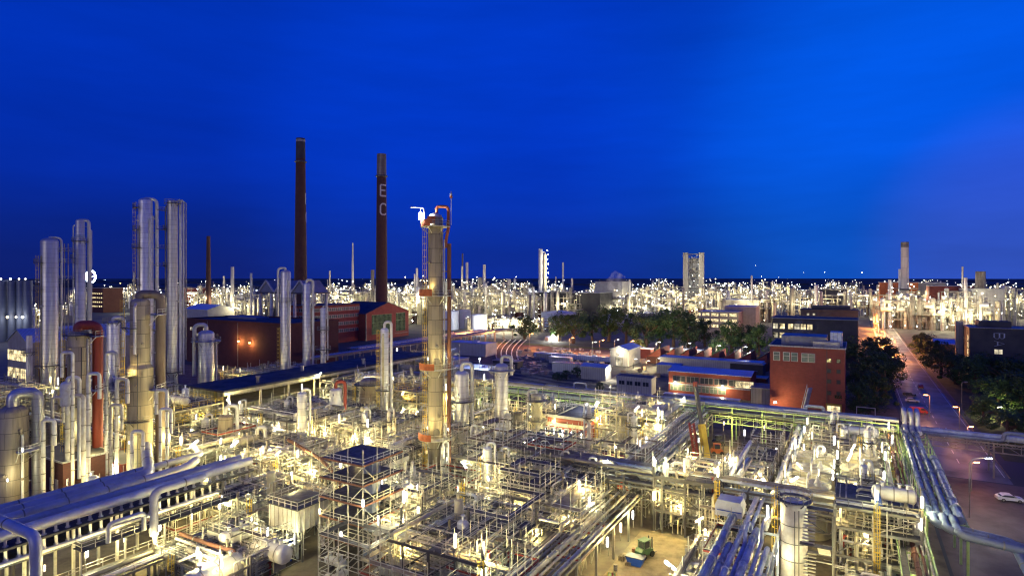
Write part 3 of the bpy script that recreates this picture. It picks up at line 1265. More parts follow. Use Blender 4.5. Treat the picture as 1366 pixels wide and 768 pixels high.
def dirdot(px, py, lo, hi):
    d = Vector(((px - CX) / F, 1, (HY - py) / F)).normalized()
    n = nd(nt, 'ShaderNodeVectorMath', operation='DOT_PRODUCT')
    nt.links.new(vm.outputs[0], n.inputs[0])
    n.inputs[1].default_value = d
    r = nd(nt, 'ShaderNodeMapRange', interpolation_type='SMOOTHERSTEP')
    r.inputs[1].default_value = lo
    r.inputs[2].default_value = hi
    nt.links.new(n.outputs['Value'], r.inputs[0])
    return r.outputs[0]


def addcol(a, fac, col):
    n = nd(nt, 'ShaderNodeMix', data_type='RGBA', blend_type='ADD')
    nt.links.new(fac, n.inputs[0])
    nt.links.new(a, n.inputs[6])
    n.inputs[7].default_value = (*col, 1)
    return n.outputs[2]


c = addcol(cr.outputs[0], dirdot(1260, 225, .83, 1.0), (.0, .024, .11))
c = addcol(c, dirdot(1250, 205, .92, 1.0), (.0, .046, .24))
c = addcol(c, dirdot(640, 230, .90, 1.0), (.0, .012, .14))
c = addcol(c, dirdot(1400, 346, .972, 1.0), (.026, .002, .0))
sky = nd(nt, 'ShaderNodeTexSky', sky_type='NISHITA')
sky.sun_disc = False
sky.sun_elevation = rad(2.0)
SUN_AZ = -22.0                                  # sky turned to the side of the added low fill, behind left
sky.sun_rotation = rad(180 - SUN_AZ)
ms = nd(nt, 'ShaderNodeMix', data_type='RGBA', blend_type='MULTIPLY')
ms.inputs[0].default_value = 1
nt.links.new(sky.outputs[0], ms.inputs[6])
ms.inputs[7].default_value = (.0004, .002, .012, 1)
ad = nd(nt, 'ShaderNodeMix', data_type='RGBA', blend_type='ADD')
ad.inputs[0].default_value = 1
nt.links.new(c, ad.inputs[6])
nt.links.new(ms.outputs[2], ad.inputs[7])
# faint uneven cloud veil
wn = nd(nt, 'ShaderNodeMapping')
wn.inputs['Scale'].default_value = (1.2, 1.2, 7)
nt.links.new(vm.outputs[0], wn.inputs[0])
nz = ramp(nt, noise(nt, wn.outputs[0], 2.2, 4, .6), .3, .75)
hs = nd(nt, 'ShaderNodeHueSaturation')
nt.links.new(mathn(nt, 'MULTIPLY_ADD', nz, .22, .89), hs.inputs['Value'])
nt.links.new(ad.outputs[2], hs.inputs['Color'])
nt.links.new(hs.outputs[0], bg.inputs[0])
bg.inputs[1].default_value = 1.0

sl = bpy.data.lights.new('fill_sun', 'SUN')  # added fill from behind left; stands in for the plant's lamp light
sl.energy = .42
sl.angle = rad(35)
sl.color = (1, .87, .68)
so = bpy.data.objects.new('fill_sun', sl)
COL.objects.link(so)
sd = Vector((.45, .85, -.09))
so.rotation_euler = sd.to_track_quat('-Z', 'Y').to_euler()

SC.view_settings.view_transform = 'Standard'
SC.view_settings.look = 'None'
SC.view_settings.exposure = 0
SC.view_settings.gamma = 1
SC.cycles.use_denoising = True
SC.cycles.max_bounces = 4
SC.cycles.diffuse_bounces = 2
SC.cycles.glossy_bounces = 2
SC.cycles.transmission_bounces = 1
SC.cycles.sample_clamp_indirect = 3
SC.cycles.sample_clamp_direct = 0
SC.cycles.use_light_tree = True
SC.cycles.caustics_reflective = False
SC.cycles.caustics_refractive = False
SC.cycles.filter_width = 1.25


def u_at(px, v):
    k = (px - CX) / F
    return v * (k * CO - SI) / (CO + k * SI)


def v_at(px, u):
    k = (px - CX) / F
    return u * (CO + k * SI) / (k * CO - SI)


# ------------------------------------------------------------------ ground
def sheet(name, pts, z, mat, grid=True):
    vs = [(*W(*p), z) if grid else (*p, z) for p in pts]
    mb = MB()
    mb.add(vs, [tuple(range(len(vs)))])
    o = mb.build(name, M[mat])
    if o.data.polygons[0].normal.z < 0:
        o.data.flip_normals()
    return struct(o)


sheet('ground', [(-16000, -200), (16000, -200), (16000, 26000), (-16000, 26000)], 0, 'farland', False)
sheet('plant_ground', [(-330, 10), (12.5, 10), (12.5, 186), (-330, 186)], .02, 'plantground')
sheet('works_yard', [(-260, 186.2), (12.5, 186.2), (12.5, 322), (-260, 322)], .02, 'gravel')
sheet('far_yard', [(-700, 378), (13, 378), (13, 1300), (-700, 1300)], .02, 'paving')
sheet('east_yard', [(31.5, 240), (420, 240), (420, 1100), (31.5, 1100)], .02, 'paving')
sheet('west_yard', [(-700, 40), (-331, 40), (-331, 377), (-700, 377)], .02, 'paving')
sheet('road', [(14, 167), (30, 167), (30, 1200), (14, 1200)], .03, 'wetroad')
sheet('cross_road', [(-500, 323), (13.7, 323), (13.7, 352), (-500, 352)], .03, 'asphalt')
sheet('car_park', [(13, 60), (90, 60), (90, 166.5), (13, 166.5)], .03, 'redpaving')
sheet('crew_yard', [(-33, 83), (-19.5, 83), (-19.5, 104), (-33, 104)], .03, 'concrete')
sheet('crane_yard', [(-33, 122), (-16, 122), (-16, 167), (-33, 167)], .03, 'concrete')
sheet('lawn', [(32, 188), (44, 188), (60, 330), (32, 330)], .04, 'grass')
sheet('lawn', [(-120, 160), (-92, 160), (-92, 186), (-120, 186)], .04, 'grass')
sheet('lawn', [(-250, 352.2), (-120, 352.2), (-120, 362), (-250, 362)], .05, 'grass')
mk = MB()
for v in range(180, 700, 9):
    a = [W(21.9, v), W(22.1, v), W(22.1, v + 4), W(21.9, v + 4)]
    mk.add([(*p, .036) for p in a], [(0, 1, 2, 3)])
for u in (14.6, 29.2):
    a = [W(u, 172), W(u + .18, 172), W(u + .18, 700), W(u, 700)]
    mk.add([(*p, .036) for p in a], [(0, 1, 2, 3)])
for k in range(9):
    a = [W(34, 100 + k * 7), W(46, 100 + k * 7), W(46, 100.2 + k * 7), W(34, 100.2 + k * 7)]
    mk.add([(*p, .036) for p in a], [(0, 1, 2, 3)])
struct(mk.build('road_markings', M['paint']))
kb = MB()
for u in (13.8, 30.2):
    for s0, s1 in ((172, 322), (353, 700)):
        p, q = W(u, s0), W(u, s1)
        kb.bar((*p, .06), (*q, .06), .25, .13)
struct(kb.build('kerb', M['concrete']))
rl = MB()
for k in range(4):
    for g in (-.72, .72):
        pts = []
        for i in range(26):
            t = i / 25
            u = -235 + 190 * t
            v = 214 + k * 7 + g + 70 * (1 - t) ** 2
            pts.append((*W(u, v), .15))
        for a, b in zip(pts[:-1], pts[1:]):
            rl.bar(a, b, .09, .16)
struct(rl.build('railway_track', M['rail_steel']))

# ------------------------------------------------------------------ tall columns at the left
column('distillation_column', 'wide silver column with yellow ladder, second tallest pair, at the far left', 66, 190, 20, 317,
       goose=(1, 2.6, 470, 'steel', -.2), ladder=(-1, 345, 500, 'yellow'), plats=((487, 0, 360, 1.5), (351, 140, 230, 1.6), (386, 140, 230, 1.6), (402, 140, 220, 1.4)), pipes=((13.5, 1.6, 335, 520, 'darksteel'), (-9, 1.5, 340, 520, 'steel')), skirt=3)
column('distillation_column', 'slim silver column with stepped head beside the far left wide one', 107, 200, 12, 292, steps=((318, .85),),
       goose=(1, 4, 470, 'steel', -.9), pipes=((-7.5, 1.5, 300, 520, 'clad_plain'), (12, 2.2, 305, 500, 'clad_plain')), bands=((315, 'bluegrey'),), plats=((322, 150, 390, 1.0), (345, 130, 220, 1.2)))
column('distillation_column', 'tallest silver column with blue band near its head and yellow ladders', 194, 185, 19, 264, steps=((287, .88),),
       goose=(1, 4, 470, 'steel', -.7), bands=((289, 'bluegrey'),), ladder=(-1, 275, 470, 'yellow'),
       plats=((278, 140, 230, 1.2), (307, 140, 230, 1.2), (331, 130, 240, 1.4), (380, 130, 240, 1.3)), pipes=((13.5, 4, 290, 500, 'clad_plain'), (5, 2, 290, 500, 'clad_plain'), (-7, 1.2, 300, 500, 'steel')))
column('distillation_column', 'tall smooth silver column with three pipes down its right side', 230, 190, 13, 268,
       head=False, pipes=((9.3, 3.6, 266, 500, 'clad_plain'), (13, 2.4, 266, 500, 'clad_plain'), (-8, 1.6, 275, 500, 'steel'), (16, 1.5, 268, 480, 'steel')), plats=((272, 200, 420, .9), (306, 100, 200, 1.1), (355, 100, 200, 1.1), (496, 0, 360, 1.5)))
wk = thing('column_walkway', 'thin steel walkways stepped between the two left silver columns', 'walkway', (*gp(87, 545), 0))
x, y = gp(87, 545)
for py in (335, 350, 372, 405):
    z = zat(py, 195)
    a, b = (xat(79, 191) - x, 191 - y, z), (xat(99, 199) - x, 199 - y, z)
    o = MB().bar(a, b, 1.0, .15).build('walkway', M['grate'], wk)
    MB().rail([a, b], 1.1, step=1.5).build('railing', M['steel'], o)
k = MB()
for px in (86, 91):
    k.bar((xat(px, 196) - x, 196 - y, 0), (xat(px, 196) - x, 196 - y, zat(325, 196)), .2)
k.build('post', M['steel'], wk)
wk = thing('column_walkway', 'short steel walkways between the two tallest silver columns', 'walkway', (*gp(215, 560), 0))
x, y = gp(215, 560)
for py in (280, 306, 331, 355):
    z = zat(py, 187)
    a, b = (xat(209, 186) - x, 186 - y, z), (xat(222, 190) - x, 190 - y, z)
    o = MB().bar(a, b, .9, .15).build('walkway', M['grate'], wk)
    MB().rail([a, b], 1.1, step=1.4).build('railing', M['steel'], o)

t = column('stained_column', 'broad stained tan column with grey rusty duct on its right', 187, 128, 31, 397, 'clad_tan', steps=((488, .76),),
           goose=(1, 11.5, 640, 'pale_steel', -.2, 'rustgrey'), ladder=(-1, 405, 600, 'yellow'), plats=((499, 140, 250, 1.6), (420, -50, 50, 2.4, 'white', 'white'), (520, -50, 50, 2.2, 'white', 'white'), (437, 150, 260, 1.0), (560, 180, 300, 1.0)),
           pipes=((-6, 3.5, 405, 470, 'white'), (18, 2, 440, 640, 'steel'), (-3, 1.2, 470, 640, 'darksteel')), nozzles=7)
t = column('stained_column', 'tan panelled column joined to the bright red vertical duct', 105, 130, 25, 440, 'clad_tan',
           goose=(1, 12.5, 632, 'pale_steel', .0, 'redpaint'), plats=((447, -160, 200, .9), (449, -50, 50, 2.6, 'white', 'white'), (521, -50, 50, 2.6, 'white', 'white'), (632, -60, 60, 2.6, 'white', 'white'), (540, 180, 300, 1.2), (590, 180, 300, 1.2)),
           pipes=((10, 3, 450, 640, 'white'), (-11, 2.2, 470, 640, 'steel'), (3, 1.2, 460, 640, 'darksteel')), ladder=(-1, 450, 640, 'yellow'), nozzles=7)
column('stained_column', 'tan column topped by a fat silver bent duct, at the left edge', 17, 117, 34, 540, 'clad_tan',
       goose=(1, 14, 760, 'pale_steel', 1.2, 'clad'), plats=((600, -80, 20, 2.2, 'white', 'white'), (690, -80, 20, 2.2, 'white', 'white')), pipes=((10, 3, 575, 760, 'white'),), nozzles=5)
column('separator_vessel', 'small white vessel with bent pipes before the red duct', 90, 122, 16, 508, 'white', z0=zat(540, 122),
       goose=(1, 5, 640, 'steel', .3), pipes=((0, 5, 545, 700, 'white'), (-5, 3, 540, 700, 'white')), nozzles=1)
x, y = xat(90, 122), 122
big_pipe('thin white stand pipe under the small white vessel', [(x, y, zat(540, 122)), (x, y, 0)], .45, 'white')
big_pipe('white pipe looping down beside the red duct', [(x + 1.5, y - 1, zat(526, 122)), (x + 4, y - 1, zat(526, 122)), (x + 4, y - 1, 0)], .4, 'white')
column('upright_vessel', 'silver vessel with ring deck and bent pipe left of the brick hall', 275, 200, 20, 440, goose=(-1, 5, 500, 'steel', 1.2),
       plats=((455, 0, 360, 2.0, 'bluegrey'),), pipes=((12, 3, 452, 560, 'clad_plain'),), ladder=(1, 450, 540, 'steel'))
column('upright_vessel', 'silver vessel behind and between the red duct and stained column', 151, 176, 15, 428, goose=(1, 5, 476, 'steel', .3), plats=((430, 0, 360, 1.0),))
column('upright_vessel', 'small grey vessel standing left of the far left column', 39, 195, 7, 446, 'clad_plain', plats=((470, 0, 360, 1.2),))

for px, Y, py, r, m in ((97, 120, 470, .3, 'white'), (118, 119, 498, .35, 'white'), (148, 120, 540, .3, 'pale_steel'), (156, 124, 505, .4, 'white'), (176, 119, 575, .35, 'white'),
                         (214, 121, 545, .3, 'white'), (223, 124, 520, .35, 'clad_plain'), (58, 118, 560, .35, 'white'), (70, 121, 530, .3, 'pale_steel'), (142, 128, 470, .35, 'clad_plain')):
    x, z = xat(px, Y), zat(py, Y)
    s = -1 if px % 2 else 1
    big_pipe('white upright pipe with bent top among the tan columns at the left', [(x, Y, 0), (x, Y, z), (x + s * 2.2, Y, z), (x + s * 2.2, Y, z - 5)], r, m, name='stand_pipe', group='upright pipes among the tan columns', rings=3.5, n=9)

# slim columns before the brick buildings
column('slim_column', 'slim silver column before the long brick hall', 381, 214, 13, 360, goose=(-1, 3, 400, 'steel', .3), ladder=(-1, 440, 500, 'yellow'), pipes=((4, 3, 372, 500, 'clad_plain'),), plats=((402, 150, 380, 1.0),))
column('slim_column', 'slim silver column just left of the office windows', 409, 218, 10, 377, goose=(1, 3.5, 490, 'steel', .6), plats=((405, -40, 60, 2.0, 'bluegrey'),))
column('slim_column', 'thin column with three small decks before the office windows', 431, 222, 7, 410, plats=((440, 0, 360, 1.2), (466, 0, 360, 1.8), (426, 0, 180, 1)), goose=(1, 2, 480, 'steel', .3))
column('slim_column', 'silver column with large bend on top before the gable hall', 513, 166, 10.5, 437, 'clad', goose=(1, 3.6, 600, 'steel', 1.2), ladder=(-1, 445, 590, 'yellow'), plats=((520, 150, 300, 1.5), (560, 150, 300, 1.5)), pipes=((-2, 3, 445, 600, 'cream'),))
column('slim_column', 'slim cream-lit column among the yellow-lit pipes', 403, 138, 13, 522, goose=(1, 3, 640, 'steel', .3), plats=((612, 160, 330, 2.6),))
column('upright_vessel', 'silver vessel with small bent pipe amid the yellow-lit pipes', 448, 160, 16, 517, 'clad_plain', goose=(1, 4.5, 560, 'steel', 1.2, 'redpaint'), bands=((550, 'steel'),))
column('upright_vessel', 'wide tan vessel with ringed decks left of the bend-topped column', 494, 172, 30, 503, 'clad_tan', plats=((512, 0, 360, 1.4), (546, 190, 350, 2.5), (575, 190, 350, 2)), ladder=(1, 512, 590, 'yellow'))
column('upright_vessel', 'short tan column with small top bend under the canopy hall', 301, 140, 19, 552, 'clad_tan', goose=(1, 5, 640, 'steel', 1.5), nozzles=4)
column('upright_vessel', 'dark slim vessel with top bend beside the yellow pipes', 343, 138, 11, 578, 'clad_dark', goose=(1, 5, 650, 'steel', 1))
column('upright_vessel', 'pale short vessel ringed by a round deck near the long rusty pipe', 372, 126, 10, 602, 'white', plats=((617, 0, 360, 2.6),), goose=(-1, 3, 640, 'steel', .5))

# the tall tower in the middle
TY = 127
t = column('central_tower', 'tall tan tower in the middle with orange screens and rusty side pipe', 581, TY, 20, 290, 'clad_tan', steps=((302, 1.0),), head=False,
           ladder=(-1, 305, 640, 'yellow'), nozzles=7, seg=24)
r = 10 / F * TY
ring_platform(t, zat(303, TY), r, 0, 2 * PI, 1.5, 'pale_steel', 'pale_steel', (rad(185), rad(250), 'orange'))
ring_platform(t, zat(395, TY), r, rad(170), rad(370), 1.8, 'pale_steel', 'pale_steel', (rad(178), rad(258), 'orange'))
ring_platform(t, zat(492, TY), r, rad(165), rad(375), 1.8, 'pale_steel', 'pale_steel', (rad(178), rad(265), 'orange'))
ring_platform(t, zat(584, TY), r, rad(165), rad(385), 2.0, 'pale_steel', 'pale_steel', (rad(178), rad(255), 'orange'))
z0 = zat(300, TY)
MB().lathe([(r * .85, z0), (r * .85, z0 + 1.6), (r * .75, z0 + 2.1), (r * .3, z0 + 2.5), (0, z0 + 2.6)], 20).build('top_drum', M['white'], t)
MB().tube(fillet([(.2, 0, z0 + 2.2), (.2, 0, z0 + 3.9), (2.7, 0, z0 + 3.9), (2.7, -.3, z0 - 1), (2.2, -.3, z0 - 3), (2.2, -.3, zat(330, TY))], .9, 5), .33, 10).build('overhead_pipe', M['orange'], t)
xo = 18 / F * TY
MB().tube([(xo, -.4, zat(325, TY)), (xo, -.4, zat(650, TY))], .42, 12).build('riser_pipe', M['rust'], t)
MB().tube([(xo - 1.0, -1.1, zat(320, TY)), (xo - 1.0, -1.1, zat(660, TY))], .16, 6).build('drain_pipe', M['pale_steel'], t)
k = MB()
for py in range(330, 650, 32):
    k.bar((r * .7, -.4, zat(py, TY)), (xo, -.4, zat(py, TY)), .25)
k.build('pipe_bracket', M['rust'], t)
MB().box((-.9, -r - .3, z0 + .9), (1.6, .5, 1.5)).build('cover_sheet', M['orange'], t)
for py in (389, 484, 578):
    MB().lathe([(0, -.2), (.75, -.15), (.75, .15), (0, .2)], 12, (.2, -r - .05, zat(py - 4, TY)), Matrix.Rotation(PI / 2, 3, 'X')).build('manhole', M['clad_dark'], t)
MB().lathe([(0, -.2), (.4, -.15), (.4, .15), (0, .2)], 12, (.3, -r - .05, zat(461, TY)), Matrix.Rotation(PI / 2, 3, 'X')).build('manhole', M['clad_dark'], t)
MB().tube(fillet([(-2.4, -.5, z0), (-2.4, -.5, z0 + 3.5), (-5.2, -.5, z0 + 3.6)], .5, 4), .14, 6).build('davit_arm', M['pale_steel'], t)
cx, cy = xat(581, TY), TY
fl = thing('flood_lamp', 'dazzling white floodlamp hung at the head of the central tower', 'lamp', (cx - 3.1, cy - .6, z0 + 1.0), 0)
MB().tube([(0, 0, 0), (0, 0, .2), (0, 0, 1.4), (0, 0, 1.6)], [.2, .42, .42, .2], 10).build('glass', M['white_glow'], fl)
MB().tube([(0, 0, 1.55), (0, 0, 2.4)], .08, 6).build('hanger', M['steel'], fl)
light(.2, -.9, .6, 2500, (.9, .95, 1), .4, fl)
ws = thing('windsock', 'red and white windsock on a thin pole on the central tower', 'windsock', (cx + 3.3, cy, z0))
MB().tube([(0, 0, 0), (0, 0, zat(255, TY) - z0)], .07, 5).build('pole', M['pale_steel'], ws)
zz = zat(257, TY) - z0
MB().lathe([(.32, 0), (.27, .55)], 10, (0, -.1, zz - 1.2)).build('sock', M['orange'], ws)
MB().lathe([(.27, .55), (.2, 1.1)], 10, (0, -.1, zz - 1.2)).build('sock', M['white'], ws)

column('slim_column', 'silver column with big bend right of the central tower', 616, 150, 19, 494, goose=(1, 5, 600, 'steel', 1.4), plats=((535, 160, 340, 1.4), (566, 160, 370, 1.4)), nozzles=5)
column('slim_column', 'silver column with ringed head deck and bend, two right of the tower', 669, 150, 18, 484, goose=(1, 4.5, 500, 'steel', 1.3), plats=((494, 0, 360, 1.7, 'pale_steel', 'pale_steel'), (560, 0, 360, .9)), ladder=(-1, 492, 600, 'steel'), nozzles=2)
column('upright_vessel', 'grey vessel right of the ring-headed silver column', 689, 152, 16, 548, 'clad_dark', plats=((565, 0, 360, 1.2), (548, 180, 360, 1)))
column('upright_vessel', 'pale lit vessel with decks left of the brick switch house', 716, 160, 15, 524, 'cream', plats=((534, 0, 360, 1.6, 'steel'), (560, 0, 360, 1.4, 'steel'), (585, 0, 360, 1.4, 'steel')), goose=(-1, 4, 560, 'steel', .5))

# silos at the lower right
k = column('silo', 'fat pale grey silo with black hoops at the bottom right', 1059, 86, 33, 664, 'white', ladder=(-1, 660, 780, 'yellow'), plats=((666, 0, 360, .7),), pipes=((1, 1.2, 672, 790, 'darksteel'),), nozzles=0)
r = 16.5 / F * 86
for py in (697, 720, 743):
    z = zat(py, 86)
    MB().lathe([(r + .01, z), (r + .06, z), (r + .06, z + .12)], 24).build('hoop', M['darksteel'], k)
column('silo', 'silver lower silo under the dark deck at the bottom right', 1168, 93, 32, 700, 'clad', nozzles=0)

# ------------------------------------------------------------------ chimneys far off


def chimney(label, px, Y, wt, wb, top, mat, rings=(), cap=None, name='chimney'):
    X = xat(px, Y)
    H = zat(top, Y)
    rb, rt = wb / 2 / F * Y, wt / 2 / F * Y
    t = thing(name, label, 'chimney', (X, Y, 0), -math.atan2(X, Y), 'chimneys on the skyline')
    sh = MB().lathe([(rb + (rt - rb) * k / 12, H * k / 12) for k in range(13)] + [(rt * .7, H + .05), (rt * .7, H - 4), (0, H - 4)], 28).build('shaft', M[mat], t)
    for py in rings:
        z = zat(py, Y)
        q = rb + (rt - rb) * z / H
        MB().lathe([(q, z - .9), (q + 1.0, z - .5), (q + 1.0, z + .4), (q, z + .8)], 28).build('ring', M['darksteel'], sh)
    if cap:
        z = zat(cap[0], Y)
        q = rb + (rt - rb) * z / H
        MB().lathe([(q + .06, z), (rt + .06, H + .1)], 28).build('cap', M[cap[1]], sh)
    return t, rb, rt, H


STROKES = {'E': [[(0, 0), (0, 7)], [(0, 7), (4, 7)], [(0, 3.6), (3.4, 3.6)], [(0, 0), (4, 0)]],
           'C': [[(4, 6), (3, 7)], [(3, 7), (1, 7)], [(1, 7), (0, 5.8)], [(0, 5.8), (0, 1.2)], [(0, 1.2), (1, 0)], [(1, 0), (3, 0)], [(3, 0), (4, 1)]]}


def paint_letter(t, ch, Y, a0, zb, hgt, rb, rt, H):
    """letter painted round the shaft: starts at angle a0 and runs to the right"""
    s = hgt / 7
    mb = MB()
    for (p, q) in STROKES[ch]:
        k = 6
        w = .95
        for i in range(k):
            pts = []
            A = (p[0] + (q[0] - p[0]) * i / k, p[1] + (q[1] - p[1]) * i / k)
            B = (p[0] + (q[0] - p[0]) * (i + 1) / k, p[1] + (q[1] - p[1]) * (i + 1) / k)
            d = Vector((B[0] - A[0], B[1] - A[1])).normalized()
            n = Vector((-d.y, d.x)) * w / 2
            for c in (Vector(A) - n, Vector(B) - n, Vector(B) + n, Vector(A) + n):
                z = zb + c.y * s
                r = rb + (rt - rb) * z / H + .06
                a = a0 + c.x * s / r
                pts.append((r * math.cos(a), r * math.sin(a), z))
            mb.add(pts, [(0, 1, 2, 3)])
    mb.build('painted_letter', M['white'], t)


t, rb, rt, H = chimney('taller dark brick chimney with slivers of white letters', 401, 520, 11.5, 18, 185, 'chimney_brick', (216,), (212, 'roof_dark'))
MB().lathe([(rt + .1, H - 4), (rt + .1, H - 1)], 28).build('cap_band', M['wall_grey'], t)
for zp, ch in ((272, 'E'), (297, 'C')):
    z = zat(zp, 520)
    paint_letter(t, ch, 520, rad(-180 + 158), z, 9, rb, rt, H)
    paint_letter(t, ch, 520, rad(-180 - 58), z, 9, rb, rt, H)
t, rb, rt, H = chimney('shorter dark brick chimney painted with white letters E and C', 509, 500, 12, 16.5, 206, 'chimney_brick', (235,), (234, 'clad_dark'))
paint_letter(t, 'E', 500, rad(-102), zat(262, 500), 9, rb, rt, H)
paint_letter(t, 'C', 500, rad(-102), zat(287, 500), 9, rb, rt, H)
chimney('thin red brick chimney behind the long hall', 278, 640, 4.5, 7.5, 315, 'chimney_brick')
chimney('short pale chimney right of the thin red one', 310, 560, 4, 5, 356, 'concrete_stack')
chimney('needle thin pale mast between the two dark chimneys', 470.5, 760, 1.6, 4.2, 324, 'concrete_stack', name='mast')
chimney('pale concrete chimney with rings at the right', 1207, 620, 9, 9.6, 323, 'concrete_stack', (386,), (330, 'clad_dark'))
chimney('stubby tan stack at the right skyline', 1308, 700, 11, 12.5, 362, 'clad_tan', ())
chimney('thin white stack just right of the bright column pair', 751, 900, 2.2, 2.4, 350, 'white')
chimney('thin dark stack right behind the central tower', 617, 760, 2.0, 2.6, 338, 'darksteel')
chimney('thin grey stack second right of the central tower', 623, 700, 3.2, 3.4, 350, 'concrete_stack')
chimney('thin banded stack right of the far tanks', 646, 690, 3.6, 4.2, 353, 'concrete_stack')
chimney('stub grey stack left of the lettered chimney', 497, 620, 4.5, 5, 360, 'clad_dark')
# lamps added to brighten the tall tan columns
for px, Y, py, w in ((571, 124.5, 394, 500), (597, 124, 490, 500), (571, 124, 490, 500), (570, 124, 582, 600), (598, 124, 584, 600)):
    lamp(xat(px, Y), Y, zat(py, Y) + 1.8, 'small tube lamp on a deck of the central tower', 's', w * .35, sc=.5, group='lamps on the central tower')
for px, Y, py, w in ((170, 124, 498, 500), (205, 124, 560, 600), (172, 124, 590, 700), (92, 126, 575, 600), (120, 126, 600, 600), (30, 112, 600, 600), (10, 113, 640, 700), (150, 124, 620, 800)):
    lamp(xat(px, Y), Y, zat(py, Y), 'small tube lamp fixed among the tan columns at the left', 's', w * .4, sc=.6, group='lamps among the tan columns')
# ------------------------------------------------------------------ buildings
# red brick block by the road
B0 = guv(1027, 545)
LB = u_at(1127, B0[1]) - B0[0]
bt = building('brick_building', 'large red brick block with five white top windows beside the road', B0, LB, 24, 21.6, 'brick', 'roof_dark')
kx = LB / 100
windows_on(bt, [((px - 1027) * kx, 16.9, 1.8, 2.7) for px in (1036.5, 1050, 1061, 1075, 1084)], 0, 0, 'x', 'glass_green', 'white')
windows_on(bt, [((px - 1027) * kx, z, 1.0, 1.1) for px in (1107, 1119) for z in (17.2, 13.8, 10.4, 6.6)], 0, 0, 'x', 'glass', 'brick_dark', name='slit')
MB().bar((77 * kx, -.12, 0), (77 * kx, -.12, 21.6), .18).build('drainpipe', M['darksteel'], bt)
MB().box((86 * kx, -.5, 1.9), (4.6, 1.2, 3.8)).build('porch', M['yellow'], bt)
windows_on(bt, [(86 * kx, .4, 3.6, 2.8)], 0, -1.15, 'x', 'window_warm', 'cream')
MB().box((10, 12, 23.2), (14, 12, 3.2)).build('penthouse', M['roof'], bt)
MB().box((LB - 2.6, 10, 24), (3.6, 5, 5)).build('stair_head', M['roof_metal'], bt)
MB().box((17, 5, 22.6), (8, 2.4, 1.6)).tube([(5, 6, 22.6), (5, 6, 24.5)], .6).build('roof_duct', M['pale_steel'], bt)
rx, ry = W(*B0)
big = lambda px, py, z: None
st = thing('outside_stair', 'slanted dark pipe stair against the foot of the red brick block', 'stair', (*gp(1072, 552), 0), GR)
MB().bar((0, 0, 0), (2.0, -1.2, 9), 2.0, .4).rail([(-.9, 0, 0), (1.1, -1.2, 9)], 1.1).build('flight', M['bluegrey'], st)
for px, pz, k in ((1034, 536, 'orange'), (1112, 538, 'white')):
    xx, yy = xat(px, 201), 201
    lp = thing('wall_lamp', 'glowing wall lamp at the foot of the red brick block', 'lamp', (xx, yy, zat(pz, 201)), 0, 'wall lamps')
    MB().box((0, .3, 0), (.9, .5, .5)).build('hood', M['steel'], lp)
    MB().box((0, 0, -.1), (.9, .35, .5)).build('glass', M['tube_glow'], lp)
    light(0, -.7, -.5, 1300, (1, .72, .3), .3, lp)

# dark offices behind it
c = guv(1030, 487)
bt = building('office_building', 'dark low office with two rows of lit windows behind the brick block', c, 38, 18, zat(424, 308), 'wall_dark', 'roof_dark', fascia='roof')
for i, px in enumerate((1034, 1041.5, 1051, 1058, 1065, 1072)):
    for py in (438, 450):
        windows_on(bt, [((px - 1030) * 308 / F / CO * .93, zat(py, 306), 2.3, 2.6)], 0, 0, 'x', 'window_warm' if (i + py) % 3 else 'window_cream', 'wall_dark')
c = guv(1068, 470)
bt = building('office_building', 'tall near-black office block left of the tree-lined road', c, 30, 16, zat(413, 360), 'wall_dark', 'roof_dark', fascia='wall_dark')
windows_on(bt, [(4 + i * 3.2, 22.5, 1.2, 1.2) for i in (0, 1)], 0, 0, 'x', 'window_cream', 'wall_dark')
MB().box((16, 8, zat(413, 360) + 1.2), (20, 9, 2.4)).build('penthouse', M['wall_dark'], bt)

# dark building with sideways letters
Yb = 275
c = guv(1293, HY + CH * F / Yb)
Hb = zat(437, Yb)
bt = building('office_building', 'dark brick office with tall letters B and A turned sideways', c, 22, 17, Hb, 'wall_dark', 'roof', fascia='wall_grey', parapet=.35)
windows_on(bt, [(3.2, Hb - 6 - k * 3.2, 3.0, 2.4) for k in range(5)], 0, 0, '-y', 'window_warm', 'wall_grey')
windows_on(bt, [(10.5, zat(470, Yb), 2.8, 2.0)], 0, 0, 'x', 'window_cream', 'wall_grey')
MB().box((10, 9, Hb + 1.5), (12, 8, 3)).build('penthouse', M['wall_dark'], bt)
MB().box((-1.5, 18.2, Hb * .5 + .8), (3.0, 2.2, Hb + 1.6)).build('stair_tower', M['wall_grey'], bt)
SIGN = {'B': [[(0, 0), (0, 5)], [(0, 5), (2.6, 5)], [(2.6, 5), (3.2, 4.3)], [(3.2, 4.3), (3.2, 3.3)], [(3.2, 3.3), (2.6, 2.6)], [(0, 2.6), (2.6, 2.6)], [(2.6, 2.6), (3.4, 1.9)], [(3.4, 1.9), (3.4, .8)], [(3.4, .8), (2.6, 0)], [(2.6, 0), (0, 0)]],
        'A': [[(0, 0), (1.7, 5)], [(1.7, 5), (3.4, 0)], [(.6, 1.7), (2.8, 1.7)]]}
for ch, zt in (('B', zat(443, Yb)), ('A', zat(453, Yb))):
    mb = MB()
    for (p, q) in SIGN[ch]:                  # turned a quarter to the right: the letter's up points to +x, its right points down
        s = .72
        a = (9.0 + p[1] * s, -.14, zt - p[0] * s)
        b = (9.0 + q[1] * s, -.14, zt - q[0] * s)
        mb.bar(a, b, .5, .16)
    mb.build('sign_letter', M['bluegrey'], bt)
c = guv(1345, 485)
bt = building('workshop_hall', 'blue roofed hall with a bright window band at the right edge', c, 34, 22, zat(462, 310), 'wall_white', 'roof_metal', kind='gable', rise=5, ridge='x')
